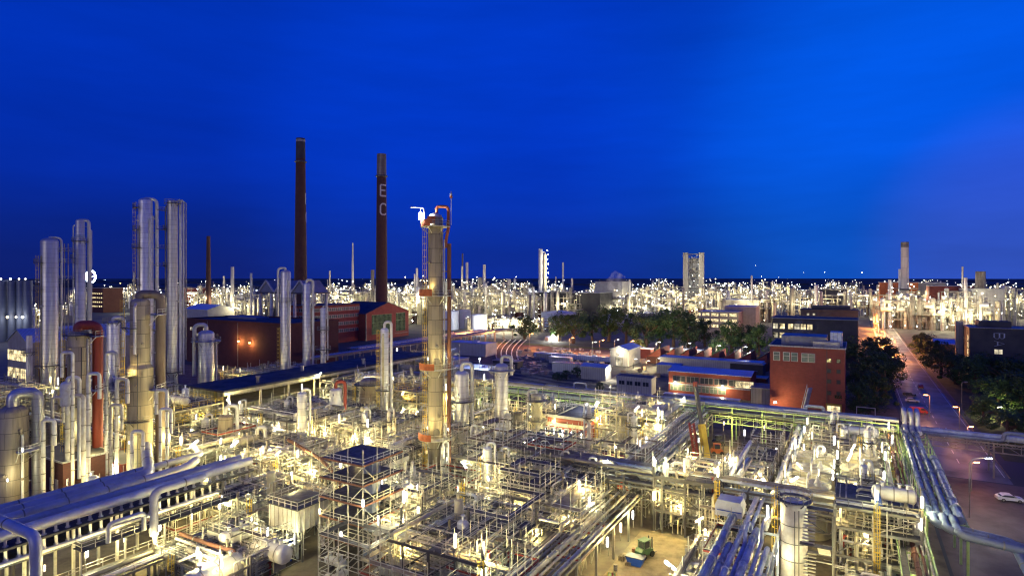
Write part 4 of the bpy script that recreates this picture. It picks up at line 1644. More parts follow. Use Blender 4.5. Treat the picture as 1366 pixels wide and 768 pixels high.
windows_on(bt, [(2.5 + i * 5.2, zat(471, 308), 4.6, 3.0) for i in range(6)], 0, 0, 'x', 'window_warm', 'wall_white')
c = guv(1247, 482)
building('workshop_hall', 'low blue roofed hall left of the lettered office', c, 10, 14, 9.5, 'wall_dark', 'roof_metal', kind='gable', rise=2, ridge='x')

# left: shed with lit windows
c = guv(37, 545)
He = zat(457, 206)
bt = building('workshop_shed', 'grey gabled shed with bands of warm lit windows at the left edge', c, -15, 46, He, 'wall_grey', 'roof_metal', kind='gable', rise=4.2, ridge='y')
for z, h in ((He - 6.6, 3.6), (He - 12.6, 3.4), (He - 18.5, 3.6)):
    windows_on(bt, [(-1.9 - i * 2.9, z, 2.6, h) for i in range(5)], 0, 0, 'x', 'window_warm', 'wall_grey')
c = guv(40, 540)
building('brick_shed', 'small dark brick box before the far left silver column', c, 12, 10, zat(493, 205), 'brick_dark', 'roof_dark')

# long brick hall
c0 = guv(384, 497)
v0 = c0[1]
ul = u_at(249, v0)
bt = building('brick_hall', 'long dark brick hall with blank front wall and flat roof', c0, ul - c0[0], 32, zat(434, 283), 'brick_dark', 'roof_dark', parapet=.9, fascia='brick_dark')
for f in (.46, .77):
    MB().bar(((ul - c0[0]) * f, -.15, 0), ((ul - c0[0]) * f, -.15, zat(434, 283)), .3).build('drainpipe', M['steel'], bt)
windows_on(bt, [((ul - c0[0]) * (.93 - .07 * i), zat(445 + 8 * (i % 2), 300), 4.2, 1.6) for i in range(3)], 0, 0, 'x', 'window_cream', 'brick_dark')
MB().box(((ul - c0[0]) * .7, 20, zat(434, 283) + .8), (abs(ul - c0[0]) * .3, 8, 1.2)).build('roof_light', M['roof'], bt)
for px, py in ((318, 458), (333, 459)):
    xx = xat(px, 281)
    lp = thing('wall_lamp', 'orange wall lamp on the long dark brick hall', 'lamp', (xx, 281 - (px - 384) * .0, zat(py, 281)), 0, 'wall lamps')
    g = (guv(px, 470)[0], v0 - .9)
    u = u_at(px, v0 - .9)
    lp.location = (*W(u, v0 - .9), zat(py, 290))
    MB().box((0, .5, .3), (1, .7, .3)).build('hood', M['steel'], lp)
    MB().box((0, 0, 0), (.8, .5, .5)).build('glass', M['orange_glow'], lp)
    light(0, -1.2, -.3, 1100, (1, .5, .14), .3, lp)
# raised hall with zigzag roof behind it
Yz = 400
tz = thing('raised_shed', 'raised shed with white zigzag end trusses on dark legs behind the brick hall', 'shed', (xat(345, Yz), Yz, 0), GR)
z1, z2 = zat(390, Yz), zat(375, Yz)
L = 48
MB().box((L / 2, 8, z1), (L + 2, 18, .8)).build('floor_deck', M['darksteel'], tz)
for i in range(5):
    for y in (0, 16):
        MB().box((2 + i * (L - 4) / 4, y, z1 / 2), (1.4, 1.4, z1)).build('leg', M['bluegrey'], tz)
r = MB()
for i in range(3):
    x0 = i * L / 3
    r.prism([(x0 + .2, z1 + .4), (x0 + L / 3 - .2, z1 + .4), (x0 + L / 6, z2 + .6)], 0, 16)
r.build('roof', M['roof'], tz)
r = MB()
for i in range(3):
    x0 = i * L / 3
    r.bar((x0 + .3, -.3, z1 + .5), (x0 + L / 6, -.3, z2 + .5), .9).bar((x0 + L / 6, -.3, z2 + .5), (x0 + L / 3 - .3, -.3, z1 + .5), .9)
r.build('truss', M['white'], tz)

# office with window bands + gable hall
c = guv(415, 462)
Yo = 36000 / 92
bt = building('brick_office', 'brick office with four white window bands left of the gable hall', c, -26, 44, zat(409, Yo), 'brick', 'roof_dark', fascia='brick_dark')
for py in (414.5, 424.5, 435, 445):
    windows_on(bt, [(4 + i * 5.4, zat(py + 2, Yo), 4.7, 2.1) for i in range(8)], 0, 0, 'y', 'glass_green', 'white')
    windows_on(bt, [(-3 - i * 6, zat(py + 2, Yo), 4.6, 2.1) for i in range(4)], 0, 0, 'x', 'glass', 'bluegrey')
Yg = 425
c = guv(487.5, HY + CH * F / Yg)
Hg = zat(419, Yg)
va = v_at(545, c[0]) - c[1]
bt = building('brick_hall', 'red brick gable hall with huge multipane end windows', c, -34, va, Hg, 'brick', 'roof_dark', kind='gable', rise=7.5, ridge='x')
windows_on(bt, [(va * .36, Hg * .22, va * .44, Hg * .72), (va * .80, Hg * .25, va * .22, Hg * .70)], 0, 0, 'y', 'window_dim', 'green')
MB().box((1.0, va * .8, 3), (.4, va * .3, .3)).bar((.3, .2, 0), (.3, .2, Hg), .7).build('downpipe', M['steel'], bt)
Yr = 400
building('brick_hall', 'dark flat roofed brick extension in front of the lettered chimney', guv(462, 455), -14, 30, 16, 'brick_dark', 'roof_dark')
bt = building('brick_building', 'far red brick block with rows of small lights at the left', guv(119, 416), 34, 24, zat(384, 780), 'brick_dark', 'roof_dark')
windows_on(bt, [(3 + i * 4.6, 7 + k * 5.5, 2.6, 1.8) for i in range(7) for k in range(4)], 0, 0, 'x', 'window_warm', 'brick_dark')
building('brick_building', 'far brick block with pale top storey beside the thin red chimney', guv(246, 414), 30, 24, zat(384, 800), 'brick', 'wall_white')
building('workshop_hall', 'far blue roofed hall just right of the tall smooth column', guv(246, 436), 34, 26, zat(412, 545), 'wall_white', 'roof_metal', kind='gable', rise=4, ridge='x')

# silo row at far left
Ys = 420
for i, px in enumerate((4, 17, 28.5, 37)):
    s = column('storage_silo', 'dark blue upright silo with lamps on top at the far left', px, Ys, 10.5, 374, 'silo_blue', group='dark blue silos in a row', head=False, nozzles=0, seg=18, cat='silo')
    farlamp(xat(px, Ys), Ys - 2, zat(372, Ys), .8)
    farlamp(xat(px + 4, Ys), Ys - 7, zat(422, Ys), .9)
    light(xat(px + 3, Ys), Ys - 12, zat(425, Ys), 600, (.9, .95, 1), .5)

# middle: sheds, pavilion, sawtooth, switch house
c = guv(838, 489)
bt = building('metal_shed', 'white gabled shed with lit door and blue roof amid the yard', c, -9.5, 20, zat(467, 302), 'wall_white', 'roof_metal', kind='gable', rise=1.7, ridge='y')
windows_on(bt, [(-4.7, .2, 3.6, 4.2)], 0, 0, 'x', 'window_cream', 'wall_grey')
lx, ly = W(c[0] - 4.7, c[1] - 1)
light(lx, ly - 1, 7.0, 1100, (1, .85, .55), .3)
farlamp(lx, ly - .2, 6.6, .35)
c = guv(808, 508)
bt = building('metal_shed', 'low white shed with blue roof left of the lit yard', c, -11.5, 7, 5.6, 'wall_white', 'roof_metal', kind='gable', rise=1.0, ridge='x')
lx, ly = W(c[0] + 1.2, c[1] + 2)
light(lx, ly, 4.5, 3000, (1, .9, .65), .3)
farlamp(lx, ly, 5.0, .35)
building('metal_shed', 'long low white shed behind the low blue roofed one', guv(778, 500), -16, 6, 4.6, 'wall_white', 'roof', parapet=.2)
bt = building('metal_shed', 'flat roofed white cabin with four dark windows on the yard edge', guv(869, 527), -14, 6, 6.2, 'wall_white', 'roof_dark', parapet=.3)
windows_on(bt, [(-2.2 - i * 3.2, 3.2, 2.2, 1.5) for i in range(4)], 0, 0, 'x', 'glass', 'wall_white')
c = guv(1001, 534)
L = u_at(892, c[1]) - c[0]
Hp = zat(503, 36000 / 164)
bt = building('pavilion', 'two storey brick pavilion with broad blue roof and ribbon windows', c, L, 15, Hp, 'brick', 'roof_metal', kind='gable', rise=1.1, ridge='x')
windows_on(bt, [(-2.2, Hp * .52, 6.4, 2.3)], 0, 0, 'x', 'window_warm', 'wall_white')
windows_on(bt, [(L + 4 + i * 5.2, Hp * .55, 4.6, 2.2) for i in range(5)], 0, 0, 'x', 'glass', 'wall_grey')
windows_on(bt, [(L + 2 + i * 3.0, 1.4, 2.5, 2.6) for i in range(7)], 0, 0, 'x', 'glass_green', 'wall_white')
MB().box((L / 2, -.3, Hp * .46), (abs(L), .5, .5)).build('string_course', M['wall_white'], bt)
for q, k in ((-9.5, 'l'), (L + 3, 'r')):
    lx, ly = W(c[0] + q, c[1] - 1.6)
    lp = thing('wall_lamp', 'bright wall lamp above a door of the brick pavilion', 'lamp', (lx, ly, 4.6), GR, 'wall lamps')
    MB().box((0, .9, .2), (.5, 1.3, .15)).build('hood', M['steel'], lp)
    MB().box((0, 0, 0), (.7, .5, .4)).build('glass', M['tube_glow'], lp)
    light(0, -.5, -.4, 1100, (1, .75, .35), .3, lp)
building('metal_shed', 'low flat store with pale roof right of the brick pavilion', guv(1030, 540), -7, 10, 5.5, 'wall_grey', 'roof', parapet=.3)
c = guv(880, 494)
building('metal_shed', 'long flat canopy with blue roof behind the pavilion', c, 46, 8, zat(476, 290), 'wall_white', 'roof_metal', parapet=.3)
for (px, py, w, d, h, wall, roof, lab) in ((905, 503, 10, 8, 5, 'wall_grey', 'roof_metal', 'small blue roofed annex at the left end of the brick pavilion'), (1018, 505, 14, 8, 6, 'wall_dark', 'roof_metal', 'dark low workshop between pavilion and brick block'),
                                      (1022, 520, 9, 6, 4.5, 'brick_dark', 'roof', 'small brick lean-to before the brick block'), (935, 480, 20, 6, 5, 'wall_grey', 'roof_metal', 'blue roofed strip shed behind the pavilion roof'),
                                      (760, 486, 12, 4, 3.2, 'wall_white', 'roof_metal', 'small pale container shed in the dark rail yard'), (868, 478, 9, 6, 5, 'brick', 'roof_metal', 'little brick shed at the end of the sawtooth hall'),
                                      (735, 480, 9, 5, 3, 'wall_grey', 'roof_metal', 'low grey container in the dark rail yard'), (985, 543, 26, 3, 2.2, 'bluegrey', 'roof_metal', 'long low bluish tank bund before the pavilion'),
                                      (690, 492, 14, 6, 3.4, 'wall_dark', 'roof', 'dark low cabin in the rail yard left part')):
    building('low_shed', lab, guv(px, py), -w, d, h, wall, roof, parapet=.25)
# sawtooth hall
c = guv(863, 484)
t = thing('sawtooth_hall', 'long brick hall with eight sawtooth roof lights before the trees', 'building', W(*c), GR)
Lt = (u_at(1024, c[1]) - c[0])
n = 8
q = Lt / n
Hs = zat(475, 315)
MB().box((Lt / 2, 9, Hs / 2), (Lt, 18, Hs)).build('wall', M['brick_dark'], t)
for i in range(n):
    MB().prism([(i * q, Hs), (i * q + q - .1, Hs), (i * q + q - .3, Hs + 4.6)], 0, 18).build('roof', M['brick'], t)
    g = MB()
    g.bar((i * q + .1, 9, Hs + .45), (i * q + q - .8, 9, Hs + 4.75), 16.5, .15)
    g.build('roof_light', M['glass_green'], t)
# blue flat sheds left of the rail yard
for (px, py, w, d, h, lab) in ((598, 500, 22, 17, 6, 'wide blue roofed store right behind the central tower'), (650, 512, 20, 13, 5.5, 'blue roofed store behind the two silver columns'),
                               (572, 505, 22, 20, 7, 'dark blue roofed store left of the central tower'), (648, 476, 26, 12, 7, 'far blue roofed store beside the orange lit road')):
    bt = building('flat_store', lab, guv(px, py), -w, d, h, 'wall_white' if px != 572 else 'wall_grey', 'roof_metal', parapet=.3)
    MB().box((-w * .4, d * .5, h + .7), (4, 3, 1.2)).build('roof_unit', M['roof_metal'], bt)
lamp_y = thing('yard_lamp', 'white lamp on a mast by the blue store behind the tower', 'lamp', (*gp(640, 510), 0))
MB().tube([(0, 0, 0), (0, 0, 10)], .12, 6).build('pole', M['steel'], lamp_y)
MB().lathe([(0, -.35), (.35, 0), (0, .35)], 8, (0, 0, 10.2)).build('glass', M['white_glow'], lamp_y)
light(0, -.6, 10, 3500, (.85, .9, 1), .3, lamp_y)
# switch house
c = guv(787, 600)
Hs = zat(562, 36000 / 230)
L = u_at(728, c[1]) - c[0]
va = v_at(815, c[0]) - c[1]
bt = building('switch_house', 'red brick switch house with flat black roof and white eaves', c, L, va, Hs, 'brick', 'roof_dark', fascia='white', parapet=.7)
windows_on(bt, [(L * .06 - 1.6 - i * 2.1, .6, 1.0, 4.0) for i in range(9)], 0, 0, 'x', 'glass', 'white')
windows_on(bt, [(va * .5, 1.0, 5, 1.2)], 0, 0, 'y', 'glass', 'brick_dark')
MB().box((L / 2, -.25, Hs - 1.8), (abs(L), .3, .9)).build('lintel', M['cream'], bt)
for i in range(5):
    lx, ly = W(c[0] + L * (.1 + .2 * i), c[1] - 3)
    lamp(lx, ly, 4.2, 'white tube lamp along the front of the brick switch house', 'v', 300)
lx, ly = W(c[0] + L * .45, c[1] + va * .75)
fl = thing('roof_lamp', 'bluish white lamp on the black roof of the switch house', 'lamp', (lx, ly, Hs + .2))
MB().tube([(0, 0, 0), (0, 0, 1.5)], .08).build('pole', M['steel'], fl)
MB().lathe([(0, -.35), (.35, 0), (0, .35)], 8, (0, 0, 1.7)).build('glass', M['white_glow'], fl)
light(0, -.3, 2.4, 700, (.8, .88, 1), .3, fl)
# brick walls at far left foreground
t = building('brick_shed', 'low red brick building with pale coping between tan columns', guv(84, 668), -16, 9, zat(617, 121), 'brick_dark', 'roof_dark', fascia='wall_white', parapet=.35)
windows_on(t, [(-2.5 - i * 2.2, 1.6, .9, 2.2) for i in range(2)], 0, 0, 'x', 'white', 'white')
building('brick_shed', 'low red brick building with dark roof right of the red duct', guv(163, 650), -12, 14, zat(622, 128), 'brick', 'roof_dark', fascia='brick', parapet=.4)
# canopy hall over the yellow pipes
t = thing('canopy_hall', 'open sided process hall under a long flat dark roof', 'hall', W(-144, 100), GR)
MB().box((-8, 44, 15), (17, 90, .5)).build('roof', M['roof_dark'], t)
MB().box((.3, 44, 14.4), (.3, 90, .9)).build('fascia', M['cream'], t)
for i in range(10):
    for xx in (-.4, -15.5):
        MB().bar((xx, 1 + i * 9.7, 0), (xx, 1 + i * 9.7, 14.8), .45).build('post', M['cream'], t)
for z in (5, 10):
    MB().box((-9.5, 44, z), (12, 88, .25)).build('floor_deck', M['steel'], t)
MB().box((-15.9, 44, 7), (.2, 88, 14)).build('back_wall', M['wall_grey'], t)
for i in range(4):
    MB().lathe([(.5, 0), (.5, 1.6), (.7, 1.6), (.7, 1.9), (0, 2.0)], 10, (-3 - (i % 2) * 6, 12 + i * 21, 15.2)).build('roof_vent', M['wall_grey'], t)

# ------------------------------------------------------------------ trees
tree_meshes()
row = [(700, 452, 14, 27), (745, 455, 17, 22), (765, 458, 18, 38), (790, 454, 16, 26), (812, 455, 20, 34), (835, 458, 19, 30), (862, 466, 18, 34), (880, 464, 18, 30), (898, 466, 23, 36), (918, 468, 20, 32), (940, 462, 15, 26),
       (975, 472, 16, 30), (998, 470, 14, 28), (1012, 476, 15, 26), (958, 478, 9, 20), (850, 474, 8, 18)]
for i, (px, py, h, w) in enumerate(row):
    x, y = gp(px, py)
    tree(x, y, h * 1.3, w / F * y * 1.5, 'green broadleaf tree in the row across the middle of the works', i % 3 == 0, 'trees in the middle row')
for i, (px, py, h, w) in enumerate([(1146, 556, 10, 46), (1168, 545, 11, 44), (1182, 530, 12, 36), (1158, 520, 14, 50), (1176, 505, 14, 40), (1150, 500, 15, 44), (1170, 488, 13, 40), (1152, 535, 12, 34), (1188, 512, 10, 26)]):
    x, y = gp(px, py)
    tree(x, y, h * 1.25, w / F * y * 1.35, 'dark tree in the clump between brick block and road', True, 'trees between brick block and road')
for i, (px, py, h, w) in enumerate([(1345, 588, 7.5, 52), (1312, 566, 8, 34), (1330, 552, 11, 46), (1362, 556, 13, 52), (1300, 520, 12, 40), (1275, 512, 13, 40), (1320, 508, 14, 46), (1350, 512, 15, 52), (1255, 500, 12, 36), (1242, 486, 12, 34), (1275, 488, 12, 38),
                                    (1300, 492, 12, 44), (1335, 492, 13, 48), (1362, 494, 14, 46), (1232, 474, 11, 28), (1340, 530, 13, 44), (1366, 530, 12, 44), (1228, 468, 9, 22)]):
    x, y = gp(px, py)
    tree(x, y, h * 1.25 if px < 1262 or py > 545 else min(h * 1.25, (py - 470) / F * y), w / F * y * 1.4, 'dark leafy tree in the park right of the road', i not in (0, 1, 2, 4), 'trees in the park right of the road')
for i, (px, py, h) in enumerate([(756, 506, 4.5), (770, 503, 5), (744, 508, 4), (800, 520, 3.5)]):
    x, y = gp(px, py)
    tree(x, y, h, h * 1.3, 'low dark bush beside the white sheds on the yard', True, 'bushes beside the white sheds')
# far woods that read as one dark mass
wd_ = MB()
rs = random.Random(4)
for i in range(520):
    Y = rs.uniform(2300, 9000)
    px = rs.uniform(-60, 1430)
    r = rs.uniform(30, 120)
    x = xat(px, Y)
    h = rs.uniform(9, 20)
    wd_.lathe([(r, 0), (r * .95, h * .55), (r * .6, h * .92), (0, h)], 9, (x, Y, 0))
struct(wd_.build('far_woods', M['farland']), 'stuff')

# ------------------------------------------------------------------ cars, lamps along the road
for (px, py, lab, paint, van) in ((1217, 536, 'white parked car nearest the blue pipes beside the road', 'carwhite', False), (1225, 551, 'reddish parked van, nearest of the cars by the road', 'carred', True),
                                  (1213, 528, 'dark parked car behind the white one beside the road', 'cardark', False), (1347, 668, 'small white pickup with amber lights on the car park', 'carwhite', False)):
    x, y = gp(px, py)
    car(x, y, GR if px < 1300 else GR + .2, lab, paint, van)
x, y = gp(1228, 517)
ft = car(x, y, PI / 2 + GR, 'small orange lit car driving up the wet road', 'carred', False)
ft.name = 'moving_car'
ft['group'] = 'cars on the road'
for (px, py, h, lab, dx) in ((1283, 545, 9, 'thin unlit lamp post beside the lawn', 1),):
    x, y = gp(px, py)
    street_lamp(x, y, h, lab, dx, 'wall_grey', SOD, 0, 1.0, False)
for (px, py, h) in ((1180, 458, 8), (1172, 452, 8), (1194, 470, 8), (1172, 445, 8), (1165, 438, 8), (1196, 482, 7)):
    x, y = gp(px, py)
    street_lamp(x, y, h, 'orange street lamp by the far road beyond the brick block', -1, watts=26000)
for (px, py, h) in ((706, 464, 9), (760, 471, 9), (840, 476, 9), (655, 460, 9), (800, 475, 9), (625, 458, 9)):
    x, y = gp(px, py)
    street_lamp(x, y, h, 'orange street lamp along the road before the tree row', 1, watts=9000)
for (px, py) in ((735, 474), (790, 478), (820, 474), (875, 478), (915, 480), (955, 484), (990, 486)):  # white lamps added in front to brighten the crowns
    x, y = gp(px, py)
    street_lamp(x, y, 9, 'pale white street lamp in front of the tree row', 1, 'tube_glow', (1, .93, .72), 4500)
x, y = gp(1293, 690)
street_lamp(x, y, 11, 'white street lamp on an arm above the car park', 1, 'white_glow', (1, .85, .6), 2200, 3.2)
for (px, py) in ((1296, 655), (1290, 600)):
    x, y = gp(px, py)
    street_lamp(x, y, 6, 'short orange lamp on the paved car park beyond the blue pipes', 1, 'orange_glow', (1, .35, .2), 420, .6)
for (px, py) in ((1240, 556), (1280, 575)):
    x, y = gp(px, py)
    street_lamp(x, y, 7, 'small orange lamp beside the near stretch of road', -1, 'orange_glow', (1, .42, .15), 900, .8)
x, y = gp(1330, 560)
street_lamp(x, y, 4, 'low yellowish lamp among the park shrubs', 1, 'tube_glow', (1, .8, .3), 1600, .5)
bb = thing('road_barrier', 'red and white barrier board beside the blue pipes', 'barrier', (*gp(1264, 668), 0), .3)
MB().box((0, 0, 1.2), (3.4, .1, 1.1)).build('board', M['redpaint'], bb)
MB().bar((-1.4, 0, 0), (-1.4, 0, 1.2), .1).bar((1.4, 0, 0), (1.4, 0, 1.2), .1).build('leg', M['white'], bb)
bb = thing('billboard_frame', 'tall bare sign frame standing behind the green rack', 'sign frame', (*gp(1155, 562), 0), GR)
MB().bar((-2.5, 0, 0), (-2.5, 0, 4.5), .2).bar((2.5, 0, 0), (2.5, 0, 4.5), .2).bar((-2.5, 0, 4.4), (2.5, 0, 4.4), .2).bar((-2.5, 0, 2.0), (2.5, 0, 2.0), .3).bar((-2.5, 0, 1.2), (2.5, 0, 1.2), .2).build('frame', M['white'], bb)

# ------------------------------------------------------------------ pipe racks
pipe_rack('long transverse pipe bridge with green frame crossing the works', (-150, 170), (-36, 170), 8, 6.5, 11, 1, frame='green', tiers=2, rail=(-1, 'green'), truss=True, r=(.15, .4))
pipe_rack('green pipe bridge with railings in front of the brick block', (-36, 172), (9, 172), 8, 6.5, 11, 2, frame='green', tiers=2, rail=(-1, 'green'), truss=True, r=(.15, .4))
pipe_rack('dark trussed pipe bridge with fat blue pipes over the road', (9.5, 173.5), (80, 173.5), 8, 6, 5, 3, mats=('bluepipe', 'bluegrey'), r=(.4, .55), frame='steel', truss=True, bent=18)
pipe_rack('rack of fat blue parallel pipes beside the car park', (12, 110), (12, 171), 8.5, 5.0, 5, 4, mats=('bluepipe',), r=(.42, .5), frame='green')
pipe_rack('narrow green rack with pale pipes left of the fat blue pipes', (7.6, 70), (7.6, 168), 7.5, 3.0, 4, 14, mats=('pale_steel', 'rust', 'steel'), r=(.15, .3), frame='green', rail=(1, 'green'))
pipe_rack('rack of blue lit pipes running away left of the central tower', (-216, 192), (-216, 372), 8, 8, 12, 5, mats=('bluegrey', 'steel', 'bluegrey'), r=(.2, .5), frame='steel', bent=12)
pipe_rack('lower rack of pale lit pipes beside the gable hall', (-236, 240), (-236, 372), 6, 9, 12, 15, mats=('pale_steel', 'white', 'steel'), r=(.2, .45), bent=12)
pipe_rack('second transverse pipe rack of dark lines behind the green one', (-150, 183), (12, 183), 6, 5, 9, 6, mats=('bluegrey', 'steel'), r=(.15, .4), bent=10)
pipe_rack('middle pipe bridge of dark blue lines across the lit frames', (-72, 108), (6, 108), 7.5, 6, 12, 7, mats=('bluegrey', 'steel', 'bluegrey', 'darksteel'), r=(.15, .42), tiers=2, truss=True, frame='darksteel')
pipe_rack('central rack of cream pipes running away to the crane', (-37, 112), (-37, 168), 6, 7, 14, 8, mats=('pale_steel', 'cream', 'steel', 'white'), r=(.1, .3), tiers=2, rail=(1, 'steel'))
pipe_rack('long low rack of pale pipes before the switch house', (-72, 118), (-72, 142), 4, 7, 14, 9, mats=('pale_steel', 'cream', 'white'), r=(.12, .3))
pipe_rack('rack of pale pipes with walkway along the inner yard', (-37, 62), (-37, 106), 5.5, 7, 12, 10, mats=('pale_steel', 'cream', 'white', 'steel'), r=(.1, .3), rail=(1, 'pale_steel'))
pipe_rack('twin rack with fat silver blue pipe rising toward the brick block', (-12, 112), (-12, 168), 7, 3.5, 3, 11, mats=('bluegrey', 'clad_plain'), r=(.3, .6))
pipe_rack('blue topped pipe rack coming forward beside the inner yard', (-13, 60), (-13, 106), 8.5, 7, 8, 12, mats=('bluegrey', 'bluegrey', 'clad_plain'), r=(.2, .5), frame='bluegrey', truss=True)
pipe_rack('rack of pale pipes below the tall header at the left', (-91.5, 20), (-91.5, 72), 3.2, 4, 8, 16, mats=('pale_steel', 'white', 'steel'), r=(.12, .34), rail=(1, 'pale_steel'))
pipe_rack('thin lit pipe rack between the yellow lit vessels', (-112, 76), (-112, 158), 5, 6, 12, 17, mats=('cream', 'pale_steel', 'white', 'steel'), r=(.12, .32))
pipe_rack('transverse cream pipe rack left of the central tower', (-142, 128), (-82, 128), 6, 4, 8, 18, mats=('cream', 'pale_steel', 'rust'), r=(.12, .34))
pipe_rack('dark pipe rack under the left silver columns', (-232, 80), (-150, 80), 7, 6, 8, 19, mats=('bluegrey', 'steel', 'clad_plain'), r=(.2, .5))
pipe_rack('tangle of blue lit pipe rows before the long brick hall', (-205, 172), (-140, 172), 6, 12, 14, 20, mats=('bluegrey', 'steel'), r=(.2, .4), tiers=2)

# fat pipes at lower right that turn towards the road
for i in range(3):
    a = [(10.2 + i * 1.25, 110.3, 9.2), (10.2 + i * 1.25, 107 - i * 1.6, 9.0), (19 + i * 1.7, 106.5 - i * 1.6, 8.4), (19.5 + i * 1.7, 95 - i * 1.5, 6.5), (38, 91 - i * 1.5, 5)]
    big_pipe('fat blue insulated pipe bending over at the lower right corner', [(*W(p[0], p[1]), p[2]) for p in a], .55, 'bluepipe', name='insulated_pipe', group='fat pipes at the lower right corner')
# upright loops where the blue bridge crosses
for i in range(3):
    a = [(10.4 + i * 1.3, 166, 9.2), (10.4 + i * 1.3, 171, 9.4), (10.4 + i * 1.3, 171.5, 12.6), (10.4 + i * 1.3, 175.5, 13), (10.4 + i * 1.3, 178, 9.4)]
    big_pipe('pale pipe loop standing where the blue pipes meet the bridge', [(*W(p[0], p[1]), p[2]) for p in a], .5, 'clad_plain', name='pipe_loop', group='pipe loops on the bridge')

# ------------------------------------------------------------------ lower left header with its row of nozzles
t = thing('air_cooler_header', 'long row of nozzles hanging under two fat blue lit header pipes', 'cooler header', W(-98, 26), GR)
L = 47
for xx, r in ((0, .75), (-3.0, .7)):
    MB().tube([(xx, 0, 10.8), (xx, L, 10.8)], r, 14).build('header_pipe', M['clad_plain'], t)
for i in range(32):
    y = 1 + i * (L - 2) / 31
    n = MB().tube([(.15, y, 10.2), (.35, y, 7.4)], .2, 8)
    n.lathe([(.34, 0), (.34, .16), (.2, .16)], 8, (.25, y, 9.3)).lathe([(.34, 0), (.34, .16), (.2, .16)], 8, (.33, y, 7.5))
    n.build('nozzle', M['white'], t)
MB().tube([(.5, 0, 7.2), (.5, L, 7.2)], .35, 10).build('collector_pipe', M['white'], t)
MB().box((-2.2, L / 2, 9.2), (6.5, L, .3)).box((-2.2, L / 2, 7.0), (6.0, L, .5)).build('cooler_bay', M['grate'], t)
k = MB()
for i in range(9):
    for xx in (-5, .4):
        k.bar((xx, i * L / 8, 0), (xx, i * L / 8, 9.3), .35)
k.build('frame', M['pale_steel'], t)
w = MB().box((3.0, L * .68, 6.6), (2.4, L * .64, .14)).build('walkway', M['grate'], t)
MB().rail([(1.8, L * .36, 6.7), (4.2, L * .36, 6.7), (4.2, L, 6.7)], 1.15).build('railing', M['pale_steel'], w)
for i in range(6):
    MB().bar((4.0, L * .36 + i * L * .125, 0), (4.0, L * .36 + i * L * .125, 6.6), .22).build('walkway_post', M['pale_steel'], w)
for i in range(9):
    lx, ly = W(-96.0, 29 + i * 5.2)
    lamp(lx, ly, 5.4, 'white tube lamp under the long blue header pipes', 's', 900)
wp = lambda *q: [(*W(a, b), c) for a, b, c in q]
big_pipe('big grey pipe that bends down in the lower left corner', wp((-125, 33, 15), (-82.5, 33, 15), (-82.5, 33, 0)), .62, 'clad_plain')
big_pipe('long blue lit duct behind the header pipes', wp((-107, 18, 9.9), (-107, 66, 9.9), (-110, 70, 9.9)), .8, 'clad_plain', legs=[(*W(-107, 40), 9.2), (*W(-107, 60), 9.2)])
big_pipe('blue lit duct sweeping up into the stained column', wp((-111.5, 20, 9.2), (-111.5, 62, 9.2), (-127, 70, 10.2)), 1.0, 'clad_plain', legs=[(*W(-111.5, 40), 9.8)])
big_pipe('upper blue pipe slanting across to the red duct foot', wp((-114.5, 20, 9.4), (-114.5, 74, 9.4), (-120, 76, 9.4)), .6, 'clad_plain', legs=[(*W(-114.5, 50), 8.9)])
big_pipe('white pipe that rises over the walkway in the lower left', wp((-92, 60, 12.6), (-92.2, 52, 12.6), (-92.2, 52, 6)), .6, 'clad_plain')
big_pipe('white looped pipe beside the walkway in the lower left', wp((-93, 46, 7), (-93, 46, 9.6), (-93, 51, 9.6), (-93, 51, 7)), .35, 'clad_plain')
big_pipe('long rusty red pipe crossing below the pale short vessel', wp((-108, 90, 9.4), (-92, 84, 9.4), (-80, 78, 9.2), (-80, 78, 6.5)), .35, 'rust')
big_pipe('rusty pipe dropping to the tank end in the lower left', wp((-92, 56, 4.8), (-84, 56, 4.8), (-80, 57, 4.4), (-80, 57, 2.5)), .32, 'rust')
drum('silver tank end facing out at the bottom left', -79, 53, 0, 7, 1.9, 'v', 'clad_plain', .8, name='horizontal_tank')
drum('white tank with round end right of the rusty drop pipe', -77, 61, 1.0, 6, 1.4, 'u', 'white', 1.2, name='horizontal_tank')
